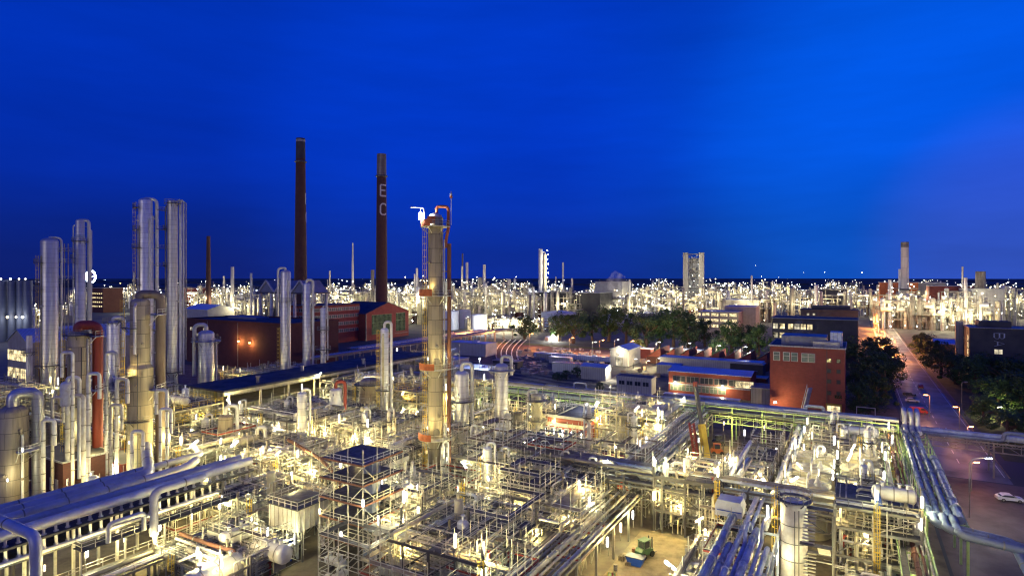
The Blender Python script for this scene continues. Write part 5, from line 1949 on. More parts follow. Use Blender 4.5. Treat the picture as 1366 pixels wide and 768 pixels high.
# ------------------------------------------------------------------ foreground frames
UN = [
    # u0, u1, v0, v1, levels, phrase, opts
    (-160, -141, 80, 97, (5, 9.5, 13), 'right of the stained column', dict(npipes=30, decks=.85, drums=4, lamps=9, frame_mat='cream', railm='yellow')),
    (-143, -116, 100, 124, (5, 10), 'under the edge of the canopy roof', dict(npipes=52, drums=4, verts=4, lamps=14, pr=(.1, .34), pipe_mats=('cream', 'pale_steel', 'white', 'clad_plain', 'steel'))),
    (-143, -118, 131, 156, (5, 10, 13), 'left of the bend-topped column', dict(npipes=46, drums=5, verts=4, lamps=12, pipe_mats=('cream', 'pale_steel', 'white', 'clad_plain'))),
    (-143, -120, 76, 96, (4, 8), 'at the foot of the short tan column', dict(npipes=42, drums=2, verts=4, lamps=9, pipe_mats=('cream', 'pale_steel', 'white', 'clad_plain'))),
    (-117, -99, 80, 98, (4, 8), 'below the slim cream-lit column', dict(npipes=40, drums=2, verts=5, lamps=9, pipe_mats=('cream', 'pale_steel', 'white', 'clad_plain'))),
    (-116, -98, 104, 124, (4.5, 9), 'behind the empty scaffold tower', dict(npipes=40, drums=3, verts=4, lamps=9, pumps=2)),
    (-116, -96, 132, 156, (5, 10, 13), 'around the wide tan vessel', dict(npipes=40, drums=2, verts=3, lamps=9, frame_mat='cream', railm='yellow')),
    (-94, -82, 96, 122, (4, 8), 'at the left foot of the central tower', dict(npipes=36, drums=2, verts=3, lamps=8, pumps=2)),
    (-92, -84, 132, 150, (4, 8), 'around the silver column right of the tower', dict(npipes=26, drums=1, verts=2, lamps=5)),
    (-80, -62, 104, 118, (3.5, 6), 'at the right foot of the central tower', dict(npipes=34, drums=2, verts=3, lamps=7)),
    (-82, -70, 146, 162, (4, 8), 'beside the ring-headed silver column', dict(npipes=26, drums=1, verts=2, lamps=6, frame_mat='cream', pipe_mats=('cream', 'white', 'pale_steel'))),
    (-68, -44, 116, 143, (3.2,), 'right in front of the brick switch house', dict(npipes=60, drums=4, verts=6, lamps=13, decks=.25, pr=(.09, .26), pumps=4, kind='v')),
    (-46, -41, 146, 168, (5, 9), 'right of the brick switch house', dict(npipes=20, drums=1, verts=2, lamps=6)),
    (-58, -42, 146, 166, (6, 10), 'under the sloped grey roof by the crane', dict(npipes=34, drums=2, verts=3, lamps=10, decks=.4, frame_mat='cream')),
    (-78, -62, 74, 90, (4, 8), 'beside the white wrapped box', dict(npipes=30, drums=2, verts=2, lamps=6, railm='steel')),
    (-60, -40, 88, 106, (4, 8), 'left of the inner yard walkway', dict(npipes=38, drums=2, verts=3, lamps=9)),
    (-60, -42, 66, 86, (4, 7.5), 'at the bottom centre with pale railings', dict(npipes=34, drums=2, verts=3, lamps=8, frame_mat='darksteel')),
    (-92, -76, 52, 66, (3.5,), 'around the legs of the hopper tank', dict(npipes=20, drums=1, verts=1, lamps=5, decks=.3)),
    (-62, -42, 110, 116, (4, 8), 'under the middle pipe bridge', dict(npipes=22, drums=1, verts=1, lamps=5)),
    (-31, -20, 105, 119, (4, 8, 10), 'behind the inner yard', dict(npipes=28, drums=2, verts=2, lamps=6, frame_mat='darksteel', deckm='grate')),
    (-2.5, 8, 99, 110, (5, 9, 12), 'with dark decks beside the fat silo', dict(npipes=26, drums=1, verts=0, lamps=6, decks=.95, frame_mat='steel', braces=.5)),
    (-22, -14, 112, 140, (4, 8), 'left of the twin tank tops', dict(npipes=30, drums=1, verts=2, lamps=6)),
    (-10, 7, 152, 166, (4, 8), 'between the tank tops and the green bridge', dict(npipes=34, drums=2, verts=3, lamps=8)),
    (-21, -14, 70, 100, (5,), 'right of the inner yard', dict(npipes=26, drums=1, verts=1, lamps=5, decks=.3)),
    (-1, 8, 84, 97, (4,), 'low down right of the stair tower', dict(npipes=24, drums=1, verts=1, lamps=5, decks=.3)),
    (-196, -170, 82, 104, (5, 10, 14), 'among the left silver columns', dict(npipes=34, drums=2, verts=3, lamps=6, railm='steel')),
    (-226, -200, 60, 84, (5, 10, 14), 'behind the left tan duct column', dict(npipes=30, drums=1, verts=2, lamps=5)),
    (-132, -118, 54, 66, (3.2,), 'before the foot of the stained column', dict(npipes=26, drums=1, verts=2, lamps=4)),
    (-196, -174, 132, 160, (6, 11), 'before the long brick hall', dict(npipes=34, drums=1, verts=3, lamps=3, pipe_mats=('bluegrey', 'steel', 'darksteel'), vmats=('clad_plain', 'steel'))),
    (-168, -150, 196, 216, (6, 12), 'between the slim columns and the gable hall', dict(npipes=24, drums=1, verts=2, lamps=4, pipe_mats=('bluegrey', 'steel'))),
]
UN += [(-100, -88, 66, 78, (4, 7), 'between header end and hopper tank', dict(npipes=22, drums=1, verts=2, lamps=5)),
       (-76, -64, 80, 92, (3.5, 7), 'just behind the tower of dark decks', dict(npipes=26, drums=1, verts=2, lamps=5)),
       (-98, -86, 84, 96, (4, 7), 'left of the raised square deck', dict(npipes=26, drums=1, verts=2, lamps=6))]
DESC = ('steel process frame', 'crowded process frame', 'pipe filled frame')
for i, (u0, u1, v0, v1, lv, ph, op) in enumerate(UN):
    unit(DESC[i % 3], ph, u0, u1, v0, v1, lv, 500 + i, **op)

# loose process gear on the open floor between the frames
rs = random.Random(12)
ZONES = [('before the canopy hall', -118, -98, 62, 78, 9), ('between tower and switch house', -82, -64, 120, 146, 12), ('left of the crane', -56, -36, 118, 160, 12),
         ('near the white wrapped box', -74, -44, 60, 74, 8), ('beyond the twin tank tops', -8, 8, 108, 150, 4)]
for ph, u0, u1, v0, v1, n in ZONES:
    for i in range(n):
        u, v = rs.uniform(u0, u1), rs.uniform(v0, v1)
        k = rs.random()
        if k < .4:
            m = rs.choice(('white', 'cream', 'clad_plain'))
            vessel(f'small {dict(white="white", cream="cream", clad_plain="silver")[m]} upright vessel {ph}', u, v, 0, rs.uniform(.5, 1.1), rs.uniform(2, 5), m, 1.0, 'small vessels on the open floor')
        elif k < .7:
            m = rs.choice(('white', 'cream', 'clad_plain'))
            drum(f'small {dict(white="white", cream="cream", clad_plain="silver")[m]} horizontal drum {ph}', u, v, 0, rs.uniform(2.5, 6), rs.uniform(.5, .9), rs.choice('uv'), m, .8, 'small drums on the open floor')
        else:
            pumpset(f'motor pump on the floor {ph}', u, v, 0, rs.choice(('blue', 'steel', 'redpaint')), rz=rs.choice((0, PI / 2)))

rs = random.Random(31)
TALL = [('right of the central tower', -76, -60, 100, 140, 6), ('left of the central tower', -112, -84, 100, 150, 8), ('over the centre pipes', -60, -40, 85, 140, 7),
        ('near the yellow lit canopy', -140, -114, 84, 150, 8), ('left of the stained column', -200, -150, 66, 110, 5), ('by the cream tank tops', -14, 8, 108, 166, 5)]
for ph, u0, u1, v0, v1, n in TALL:
    for i in range(n):
        u, v = rs.uniform(u0, u1), rs.uniform(v0, v1)
        x, y = W(u, v)
        r, h = rs.uniform(.45, .95), rs.uniform(9, 15)
        m = rs.choice(('clad', 'clad', 'white', 'cream', 'clad_tan', 'clad_plain'))
        nm = dict(clad='silver', clad_plain='grey', white='white', cream='cream', clad_tan='tan')[m]
        px_, py_ = scr(x, y, h)
        column('small_column', f'small {nm} column with bent top pipe {ph}', px_, y, 2 * r * F / y, py_, m, goose=(rs.choice((-1, 1)), .45 * F / y, scr(x, y, rs.uniform(1, 5))[1], 'steel', .5),
               plats=((scr(x, y, h * .8)[1], 0, 360, 1.0),) if rs.random() < .6 else (), ladder=(rs.choice((-1, 1)), scr(x, y, h * .8)[1], 900, 'yellow') if rs.random() < .6 else None, nozzles=3, seg=14, group='small columns among the pipes')

# ------------------------------------------------------------------ scaffolds
# empty tower with dark decks
t = thing('deck_tower', 'square tower of five dark open decks with red toe boards', 'scaffold tower', W(-69, 72), GR)
S = 4.6
k = MB()
for xx in (-S, -S * .33, S * .33, S):
    for yy in (-S, -S * .33, S * .33, S):
        if abs(xx) == S or abs(yy) == S:
            k.bar((xx, yy, 0), (xx, yy, 19.0), .1)
k.build('standard_pole', M['pale_steel'], t)
MB().box((1.0, 1.2, 8), (1.9, 1.9, 16)).build('core_column', M['bluegrey'], t)
for i in range(5):
    z = 4.2 + i * 3.05
    o = MB().box((0, 0, z), (2 * S, 2 * S, .1)).build('deck', M['grate'], t)
    MB().rail([(-S, -S, z), (S, -S, z), (S, S, z), (-S, S, z)], 1.1, True, 2.3).build('railing', M['pale_steel'], o)
    e = MB()
    e.box((0, -S - .06, z + .12), (2 * S, .06, .3)).box((S + .06, 0, z + .12), (.06, 2 * S, .3))
    e.build('toe_board', M['rust'], o)
k = MB()
for i in range(5):
    z = 1.2 + i * 3.05
    for s in (-S, S * .33):
        k.bar((s, -S, z), (s + S * .67, -S, z + 3), .08).bar((S, s, z + 3), (S, s + S * .67, z), .08)
k.build('brace_pole', M['pale_steel'], t)
for i, (dx, dy, z) in enumerate(((-S, -S, 8), (S, -S, 11), (-S, S, 14), (0, -S, 5.2))):
    lamp(*W(-69 + dx, 72 + dy), z, 'white tube lamp on the tower of dark decks', 's', 130)
SF = [
    (-62, -52, 92, 104, 12, 'tall pale scaffold right of the white wrapped box', dict(planks=.5)),
    (-76, -64, 92, 102, 6, 'dense scaffold standing right of the central tower', dict(planks=.6)),
    (-80, -72, 120, 134, 8, 'scaffold with red boards below the ring-headed column', dict(planks=.6)),
    (-52, -44, 76, 88, 10, 'scaffold with dark boards at the bottom centre', dict(planks=.6, toe='redpaint')),
    (-60, -54, 150, 156, 14, 'slim bright scaffold tower behind the switch house', dict(planks=.5)),
    (-38, -34, 110, 122, 12, 'scaffold beside the crane boom', dict(planks=.4)),
    (-48, -40, 118, 128, 9, 'scaffold cage around the red panel box', dict(planks=.2)),
    (-92, -80, 74, 84, 9, 'low scaffold left of the tower of dark decks', dict(planks=.4)),
    (-22, -16, 100, 110, 9, 'scaffold right of the inner yard with silver boards', dict(planks=.4)),
    (-88, -78, 60, 68, 6, 'low scaffold with red boards over the tank end', dict(planks=.5, toe='redpaint')),
    (-18, -12, 84, 94, 9, 'scaffold left of the fat pale silo', dict(planks=.4)),
    (-60, -46, 62, 70, 7, 'long low scaffold along the bottom edge', dict(planks=.6)),
    (-46, -36, 128, 146, 9, 'scaffold over the cream pipes left of the crane', dict(planks=.4)),
    (-70, -62, 78, 88, 11, 'pale scaffold cage behind the white wrapped box', dict(planks=.4)),
    (-84, -78, 104, 116, 11, 'scaffold tight against the left foot of the tower', dict(planks=.4)),
    (-56, -48, 94, 106, 8, 'wide low scaffold left of the cream yard rack', dict(planks=.5)),
    (-66, -58, 108, 116, 12, 'tall scaffold straddling the middle pipe bridge', dict(planks=.5)),
    (-28, -22, 114, 122, 8, 'small scaffold at the near end of the crane yard', dict(planks=.3)),
    (-58, -50, 128, 140, 9, 'pale scaffold in front of the switch house corner', dict(planks=.3)),
    (-110, -100, 60, 70, 8, 'scaffold right of the header pipes end', dict(planks=.5)),
    (-130, -124, 84, 94, 10, 'scaffold wrapped round the short tan column', dict(planks=.4)),
    (-48, -38, 66, 74, 9, 'scaffold at the bottom edge left of the yard', dict(planks=.5, toe='redpaint')),
    (-66, -58, 98, 107, 15, 'tallest pale scaffold right of the central tower', dict(planks=.35)),
    (-57, -49, 106, 112, 14, 'tall scaffold just behind the middle pipe bridge', dict(planks=.35)),
    (-71, -66, 108, 116, 14, 'tall narrow scaffold hard against the tower right foot', dict(planks=.4)),
    (-54, -46, 90, 98, 12, 'tall scaffold left of the inner yard walkway', dict(planks=.35)),
    (-41, -36, 84, 94, 11, 'narrow scaffold over the cream yard rack', dict(planks=.35)),
    (-68, -58, 62, 68, 8, 'scaffold with silver boards before the white wrapped box', dict(planks=.5)),
    (-92, -86, 100, 112, 11, 'scaffold beside the legs of the raised square deck', dict(planks=.35)),
    (-20, -14, 142, 152, 10, 'scaffold at the far side of the crane yard', dict(planks=.3)),
    (-8, -1, 146, 151, 11, 'scaffold behind the rearmost tank tops', dict(planks=.3)),
    (1, 8, 108, 118, 11, 'scaffold between silo and fat blue pipes', dict(planks=.3)),
]
for i, (u0, u1, v0, v1, H, lab, op) in enumerate(SF):
    scaffold(lab, u0, u1, v0, v1, H, 900 + i, **op)

# stair tower right of the silo
t = thing('stair_tower', 'dark steel stair tower of many treads right of the fat silo', 'stair tower', W(-4.5, 92), GR)
H = 12.5
k = MB()
for xx in (-2, 2):
    for yy in (-3, 3):
        k.bar((xx, yy, 0), (xx, yy, H + 1.2), .14)
k.build('post', M['steel'], t)
for f in range(4):
    z = f * H / 4
    s = 1 if f % 2 else -1
    fl = MB()
    for i in range(11):
        fl.box((-.9 if f % 2 else .9, s * (-2.4 + 4.8 * i / 10), z + H / 4 * (i + .5) / 11), (1.5, .38, .07))
    fl.build('stair_flight', M['pale_steel'], t)
    MB().box((0, s * 2.7, z + H / 4), (3.8, 1.0, .1)).build('landing', M['grate'], t)

# ------------------------------------------------------------------ tanks with lamp posts around
for i, (u, v) in enumerate(((-7, 118), (-7, 128), (-7, 138), (1, 122), (1, 132), (1, 142))):
    t = thing('round_tank', 'cream round tank with cone roof crowned by railings and tube lamps', 'tank', (*W(u, v), 0), GR, 'cream tanks with lit tops')
    r, h = 3.5, 8.6
    MB().lathe([(r, 0), (r, h)], 24).build('shell', M['cream'], t)
    rf = MB().lathe([(r + .1, h), (r * .5, h + .45), (.4, h + .9), (.4, h + 1.6), (0, h + 1.7)], 24).build('roof', M['cream'], t)
    MB().rail([(r * math.cos(k * PI / 6), r * math.sin(k * PI / 6), h + .05) for k in range(12)], 1.15, True, 1.6, .08).build('railing', M['pale_steel'], rf)
    MB().lathe([(.7, h + .3), (.25, h + 1.6), (.25, h + 1.9)], 8, (1.4, -1.2, 0)).build('vent_cowl', M['white'], rf)
    for k in range(4):
        a = k * PI / 2 + rs.uniform(-.6, .6)
        lamp(*W(u + math.cos(a) * (r + .5), v + math.sin(a) * (r + .5)), h + rs.uniform(.8, 3.2), 'white tube lamp round the cream tank tops', 'vvvt'[k % 4], 170, sc=1.05)
    pts = fillet([(0, -r - .5, 0), (0, -r - .5, h + 2), (0, 0, h + 2), (0, 0, h + 1.5)], .6, 4)
    MB().tube(pts, .18, 7).build('vent_pipe', M['white'], t)

# hopper tank on legs
t = thing('hopper_tank', 'square cream tank on splayed legs with dark railed top', 'tank', W(-80, 69), GR)
a = 3.4
MB().box((0, 0, 6.3), (2 * a, 2 * a, 3.6)).build('tank_body', M['white'], t)
k = MB()
for i in range(-3, 4):
    k.box((i * 1.0, -a - .05, 6.3), (.12, .1, 3.5)).box((a + .05, i * 1.0, 6.3), (.1, .12, 3.5))
k.build('stiffener', M['pale_steel'], t)
o = MB().box((0, 0, 8.2), (2 * a + .6, 2 * a + .6, .16)).box((0, 0, 8.45), (3.4, 3.4, .5)).build('top_deck', M['darksteel'], t)
q = a + .2
MB().rail([(-q, -q, 8.25), (q, -q, 8.25), (q, q, 8.25), (-q, q, 8.25)], 1.2, True, 1.5, .1).build('railing', M['pale_steel'], o)
for sx in (-1, 1):
    for sy in (-1, 1):
        MB().bar((sx * a * .9, sy * a * .9, 4.6), (sx * a * .75, sy * a * .75, 0), .35).bar((sx * a * .4, sy * a * .9, 4.6), (sx * a * .7, sy * a * .75, 0), .25).build('leg', M['white'], t)
for q, w in ((-86.5, 64.5), (-81, 63.5), (-75.2, 64)):  # lamps added before the tank to brighten its body
    lamp(*W(q, w), 4.6, 'white tube lamp added to light the square cream tank', 'v', 420)
# raised square platform left of the tower
t = thing('raised_platform', 'square raised deck on white posts left of the tower foot', 'platform', W(-84, 92), GR)
o = MB().box((0, 0, 8.6), (9, 9, .2)).build('deck', M['grate'], t)
MB().rail([(-4.5, -4.5, 8.7), (4.5, -4.5, 8.7), (4.5, 4.5, 8.7), (-4.5, 4.5, 8.7)], 1.2, True, 1.8, .09).build('railing', M['pale_steel'], o)
MB().box((0, -4.4, 8.0), (9, .3, .9)).box((4.4, 0, 8.0), (.3, 8.4, .9)).box((0, 4.4, 8), (9, .3, .9)).build('edge_beam', M['white'], t)
MB().lathe([(0, 6.0), (2.8, 6.9), (2.8, 8.4)], 16).build('tank_bottom', M['white'], t)
for sx, sy in ((-4, -4), (4, -4), (4, 4), (-4, 4)):
    MB().tube([(sx, sy, 0), (sx, sy, 7.6)], .38, 10).build('post', M['white'], t)
t = thing('raised_platform', 'small white railed platform left of the square cream tank', 'platform', W(-86, 61), GR)
o = MB().box((0, 0, 5.2), (6, 5, .2)).build('deck', M['darksteel'], t)
MB().rail([(-3, -2.5, 5.3), (3, -2.5, 5.3), (3, 2.5, 5.3), (-3, 2.5, 5.3)], 1.15, True, 1.5, .09).build('railing', M['pale_steel'], o)
MB().box((0, -2.4, 4.6), (6, .25, 1)).box((2.9, 0, 4.6), (.25, 4.4, 1)).build('edge_beam', M['white'], t)
for sx, sy in ((-2.7, -2.2), (2.7, -2.2), (2.7, 2.2), (-2.7, 2.2)):
    MB().bar((sx, sy, 0), (sx, sy, 4.3), .35).build('post', M['white'], t)
# white wrapped box
t = thing('wrapped_box', 'tall box wrapped in crumpled white sheeting with bluish top', 'wrapped equipment', W(-60.5, 71), GR)
b = MB()
rr = random.Random(3)
n = 7
rows = []
for k in range(6):
    z = 5.8 * k / 5
    ring = []
    for (ax, ay, bx, by) in ((-3, -2, 3, -2), (3, -2, 3, 2), (3, 2, -3, 2), (-3, 2, -3, -2)):
        for i in range(n):
            f = i / n
            ring.append((ax + (bx - ax) * f + rr.uniform(-.22, .22), ay + (by - ay) * f + rr.uniform(-.22, .22), z + rr.uniform(-.2, .2) * (k > 0)))
    rows.append(ring)
m = 4 * n
b.add([p for r in rows for p in r], [(k * m + i, k * m + (i + 1) % m, (k + 1) * m + (i + 1) % m, (k + 1) * m + i) for k in range(5) for i in range(m)])
b.build('sheeting', M['tarp'], t, 60)
b = MB()
g = [[(-3.2 + 6.4 * i / 8, -2.2 + 4.4 * j / 6, 5.9 + .9 * math.sin(PI * j / 6) + rr.uniform(-.18, .18)) for j in range(7)] for i in range(9)]
b.add([p for r in g for p in r], [(i * 7 + j, (i + 1) * 7 + j, (i + 1) * 7 + j + 1, i * 7 + j + 1) for i in range(8) for j in range(6)])
b.build('top_sheet', M['tarp'], t, 60)
k = MB()
for i in range(4):
    k.bar((-3.1 + i * 2.05, -2.35, 0), (-3.1 + i * 2.05, -2.35, 6.3), .09)
for z in (2, 4, 6):
    k.bar((-3.2, -2.35, z), (3.2, -2.35, z), .09).bar((3.35, -2.2, z), (3.35, 2.2, z), .09)
k.build('pole_cage', M['pale_steel'], t)
# wrapped unit on blue rack
t = thing('wrapped_box', 'boxy unit under a pale blue sheet on the lower blue rack', 'wrapped equipment', (*W(-16.5, 96), 9.0), GR)
MB().prism([(-1.9, 0), (1.9, 0), (2.1, 1.4), (1.7, 2.3), (-1.6, 2.4), (-2.0, 1.5)], -1.4, 1.4).build('sheeting', M['tarp'], t)
MB().bar((-1.6, -1.6, .9), (1.9, -1.6, .9), .1).build('strap', M['blue'], t)
# red container panels in the middle
t = thing('red_panel_box', 'red corrugated box framed in steel amid the centre pipes', 'container', W(-44, 121), GR)
MB().box((0, 0, 4.2), (8.4, 5, 5.6)).build('panel', M['redbox'], t)
k = MB()
for sx in (-4.3, 4.3):
    for sy in (-2.6, 2.6):
        k.bar((sx, sy, 0), (sx, sy, 9.5), .35)
for z in (1.2, 7.2, 9.4):
    k.bar((-4.3, -2.6, z), (4.3, -2.6, z), .3).bar((4.3, -2.6, z), (4.3, 2.6, z), .3).bar((-4.3, 2.6, z), (4.3, 2.6, z), .3).bar((-4.3, -2.6, z), (-4.3, 2.6, z), .3)
k.build('frame', M['darksteel'], t)
for i in range(4):
    MB().tube([(-3 + i * 2, -1, 7.2), (-3 + i * 2, -1, 8.9)], .4).build('stub_pipe', M['cream'], t)
# sloped grey roof by the crane
t = thing('sloped_roof', 'long sloping grey sheet roof over the pipes left of the crane', 'roof shelter', W(-43.5, 150), GR)
MB().prism([(-2.6, 11.2), (2.6, 10.0), (2.6, 10.2), (-2.6, 11.4)], 0, 18).build('roof', M['wall_grey'], t)
for yy in (.5, 9, 17.5):
    MB().bar((-2.4, yy, 0), (-2.4, yy, 11.2), .25).bar((2.4, yy, 0), (2.4, yy, 10), .25).build('post', M['steel'], t)

# ------------------------------------------------------------------ crane, machines, people-sized gear in the yards
cx, cy = gp(950, 652)
t = thing('mobile_crane', 'yellow mobile crane with its boom raised beside the inner road', 'crane', (cx, cy, 0.04), GR)
MB().box((0, 0, 1.2), (2.8, 9, .9)).build('chassis', M['yellow'], t)
c = MB().box((-.6, 3.4, 2.2), (1.5, 1.9, 1.5)).build('cab', M['yellow'], t)
MB().box((-.6, 2.42, 2.35), (1.3, .06, .8)).build('windscreen', M['glass'], c)
MB().box((.4, -1.5, 2.4), (2.2, 3.2, 1.5)).build('counterweight', M['yellow'], t)
My = Matrix.Rotation(PI / 2, 3, 'Y')
for sx in (-1.25, 1.25):
    for yy in (-3.4, -1.8, 1.6, 3.2):
        MB().lathe([(0, -.2), (.62, -.2), (.62, .2), (0, .2)], 14, (sx, yy, .64), My).build('wheel', M['rubber'], t)
tx, ty = gp(921, 540, 19)
tip = Vector((*[a - b for a, b in zip(G(tx, ty), G(cx, cy))], 0))
p0 = Vector((-.5, -.5, 3))
tipv = Vector((-4.2, 3, 21.5))
m = p0.lerp(tipv, .55)
MB().bar(p0, m, 1.15).build('boom', M['yellow'], t)
MB().bar(m, tipv, .7).build('inner_boom', M['darksteel'], t)
MB().box(tuple(tipv), (.8, 1.0, 1.0)).build('boom_head', M['redpaint'], t)
MB().bar(tipv, tipv - Vector((-.2, -.5, 6)), .08).build('hoist_rope', M['darksteel'], t)
cx, cy = gp(934, 652)
t = thing('lift_mast', 'red lattice lift mast leaning beside the yellow crane boom', 'lift', (cx, cy, 0.04), GR)
MB().box((0, 0, .9), (2.2, 3.6, 1.4)).build('base', M['redpaint'], t)
k = MB()
A, B = Vector((0, 0, 1.5)), Vector((-2.2, 1.5, 13.5))
for dx, dy in ((-.45, -.45), (.45, -.45), (.45, .45), (-.45, .45)):
    k.bar(A + Vector((dx, dy, 0)), B + Vector((dx, dy, 0)), .2)
for i in range(14):
    a, b = A.lerp(B, i / 14), A.lerp(B, (i + 1) / 14)
    s = 1 if i % 2 else -1
    k.bar(a + Vector((-.45 * s, -.45, 0)), b + Vector((.45 * s, -.45, 0)), .14).bar(a + Vector((.45, -.45 * s, 0)), b + Vector((.45, .45 * s, 0)), .14)
    k.bar(a + Vector((-.45, -.45, 0)), a + Vector((.45, -.45, 0)), .5, .1)
k.build('mast', M['redpaint'], t)


def machine(px, py, label, paint, cab='glass', rz=0.0, fork=True):
    x, y = gp(px, py)
    t = thing('forklift', label, 'forklift', (x, y, 0.04), GR + rz, 'machines in the yards')
    MB().prism([(-1.6, .5), (1.3, .5), (1.3, 1.2), (.2, 1.4), (-1.2, 1.6), (-1.6, 1.2)], -.7, .7).build('body', M[paint], t)
    c = MB()
    for sx in (-.9, .7):
        for sy in (-.6, .6):
            c.bar((sx, sy, 1.2), (sx * .85, sy, 2.7), .1)
    c.box((-.1, 0, 2.75), (1.8, 1.4, .1))
    c.build('cab', M[paint], t)
    MB().box((-.1, 0, 2.0), (1.3, 1.1, .9)).build('cab_glass', M['glass'], t)
    for sx in (-1.0, .95):
        for sy in (-.75, .75):
            MB().lathe([(0, -.15), (.48, -.15), (.48, .15), (0, .15)], 12, (sx, sy, .48), Matrix.Rotation(PI / 2, 3, 'X')).build('wheel', M['rubber'], t)
    if fork:
        MB().bar((1.45, -.35, .3), (1.45, -.35, 2.9), .14).bar((1.45, .35, .3), (1.45, .35, 2.9), .14).bar((1.4, -.3, .25), (2.6, -.3, .2), .12).bar((1.4, .3, .25), (2.6, .3, .2), .12).build('fork_mast', M['darksteel'], t)
    return t


machine(860, 742, 'small dark green machine on the inner yard', 'greendark', rz=1.2)
machine(957, 606, 'orange red machine parked by the inner road', 'orange', rz=.4)
machine(959, 594, 'dark small machine behind the orange red one', 'cardark', rz=.4)
t = thing('waste_skip', 'small blue open skip on the inner yard floor', 'skip', (*gp(848, 752), .04), GR)
MB().prism([(-1, 0), (1, 0), (1.4, 1.2), (-1.4, 1.2)], -.8, .8).build('bin', M['blue'], t)
MB().box((0, 0, 1.25), (2.9, 1.75, .1)).build('rim', M['darksteel'], t)
t = thing('hydrant', 'bright blue hydrant like pump on the dark deck at lower right', 'pump', (*W(3, 102), 12.1), GR)
MB().lathe([(.6, 0), (.45, .5), (.3, 1.2), (.12, 1.8), (0, 1.9)], 12).build('body', M['blue'], t)
MB().tube([(-.9, 0, .4), (.9, 0, .4)], .2, 8).build('outlet', M['pale_steel'], t)
t = thing('orange_bundle', 'bright red sheeting bundle under the scaffold by the wrapped box', 'tarpaulin', (*gp(700, 735), 0), GR)
MB().prism([(-1.2, 0), (1.2, 0), (.8, 3.2), (-.7, 3.4)], -.5, .5).build('sheet', M['orange'], t)
# curved pipe loops in the rail yard
for i in range(5):
    pts = []
    Y0 = 330
    for k in range(9):
        f = k / 8
        px = 664 + i * 7 + (-7 * math.sin(f * PI) + 10 * f)
        py = 482 - 28 * f
        x, y = gp(px, py)
        pts.append((x, y, .5))
    big_pipe('thin white curved pipe lying in the dark rail yard', pts, .3, 'white', name='curved_pipe', group='curved pipes in the rail yard', rings=900, n=6)
# clutter of the rail yard: wagons and heaps
for i in range(7):
    x, y = gp(722 + i * 16, 478 + i * 1.3)
    t = thing('rail_wagon', 'long grey flat wagon standing in the dark rail yard', 'wagon', (x, y, 0), GR - .02, 'wagons in the rail yard')
    MB().prism([(-4, 1.1), (4, 1.1), (4, 3.2), (3.6, 3.5), (-3.6, 3.5), (-4, 3.2)], -1.3, 1.3).build('body', M['roof_metal'], t)
    for xx in (-2.6, 2.6):
        MB().lathe([(0, -.9), (.5, -.9), (.5, .9), (0, .9)], 12, (xx, 0, .65), Matrix.Rotation(PI / 2, 3, 'X')).build('wheelset', M['rubber'], t)
hp = MB()
rs = random.Random(21)
for i in range(260):
    px, py = rs.uniform(690, 800), rs.uniform(466, 500)
    x, y = gp(px, py)
    s = rs.uniform(.5, 2.2)
    hp.box((x, y, s * .3), (s, s * rs.uniform(.5, 2), s * .6), rs.uniform(0, 3))
struct(hp.build('scrap_rubble', M['roof']), 'stuff')
rs2 = random.Random(5)
for i in range(6):
    px, py = rs2.uniform(830, 880), rs2.uniform(493, 506)
    x, y = gp(px, py)
    t = thing('storage_crate', 'wooden crate on the lit yard by the white gabled shed', 'crate', (x, y, 0), rs2.uniform(0, 3), 'crates on the lit yard')
    MB().box((0, 0, .8), (2.4, 1.4, 1.5)).build('box', M['plank'], t)
    MB().box((0, 0, 1.6), (2.5, 1.5, .12)).build('lid', M['rust'], t)
for px, py in ((845, 483), (862, 486), (876, 482)):
    x, y = gp(px, py + 8)
    street_lamp(x, y, 4.5, 'bright yellowish yard lamp before the white gabled shed', 1, 'tube_glow', (1, .8, .4), 2600, .8)

# ------------------------------------------------------------------ distant plants
rs = random.Random(77)
n = 0
BANDS = [
    (-60, 105, 7, 470, 700, 14, 24, 'beyond the far left silver columns'),
    # px0, px1, count, Ymin, Ymax, hmin, hmax, phrase
    (100, 250, 9, 700, 1100, 24, 38, 'left of the thin red chimney'),
    (262, 390, 10, 560, 760, 26, 42, 'behind the long dark brick hall'),
    (395, 500, 10, 560, 760, 30, 44, 'between the two dark chimneys'),
    (515, 600, 9, 560, 800, 32, 50, 'behind the red gable hall'),
    (600, 715, 14, 560, 900, 30, 50, 'right behind the central tower'),
    (640, 720, 4, 480, 520, 12, 16, 'low beyond the orange lit road'),
    (720, 860, 14, 640, 1100, 24, 40, 'beyond the left half of the tree row'),
    (850, 1030, 19, 600, 1100, 28, 48, 'beyond the right half of the tree row'),
    (1030, 1150, 13, 620, 1200, 24, 40, 'behind the dark offices'),
    (1165, 1366, 23, 480, 800, 28, 42, 'right of the far road'),
    (150, 1330, 23, 1300, 2300, 24, 44, 'on the far skyline'),
]
for px0, px1, cnt, y0, y1, h0, h1, ph in BANDS:
    for i in range(cnt):
        px = px0 + (px1 - px0) * (i + rs.uniform(.2, .8)) / cnt
        Y = rs.uniform(y0, y1)
        w = rs.uniform(24, 44) * (Y / 700) ** .3
        h = rs.uniform(h0, h1)
        kd = rs.random()
        dsc = rs.choice(('floodlit process plant', 'glowing plant block', 'lamp studded refinery block'))
        far_plant(f'{dsc} {ph}', px, Y, w, h, 2000 + n, tall=1 if rs.random() < .3 else 0, lamps=int(rs.uniform(14, 24)), watts=24000 * (Y / 650) ** .5, nl=3 if Y < 1200 else 2, vess=8)
        n += 1
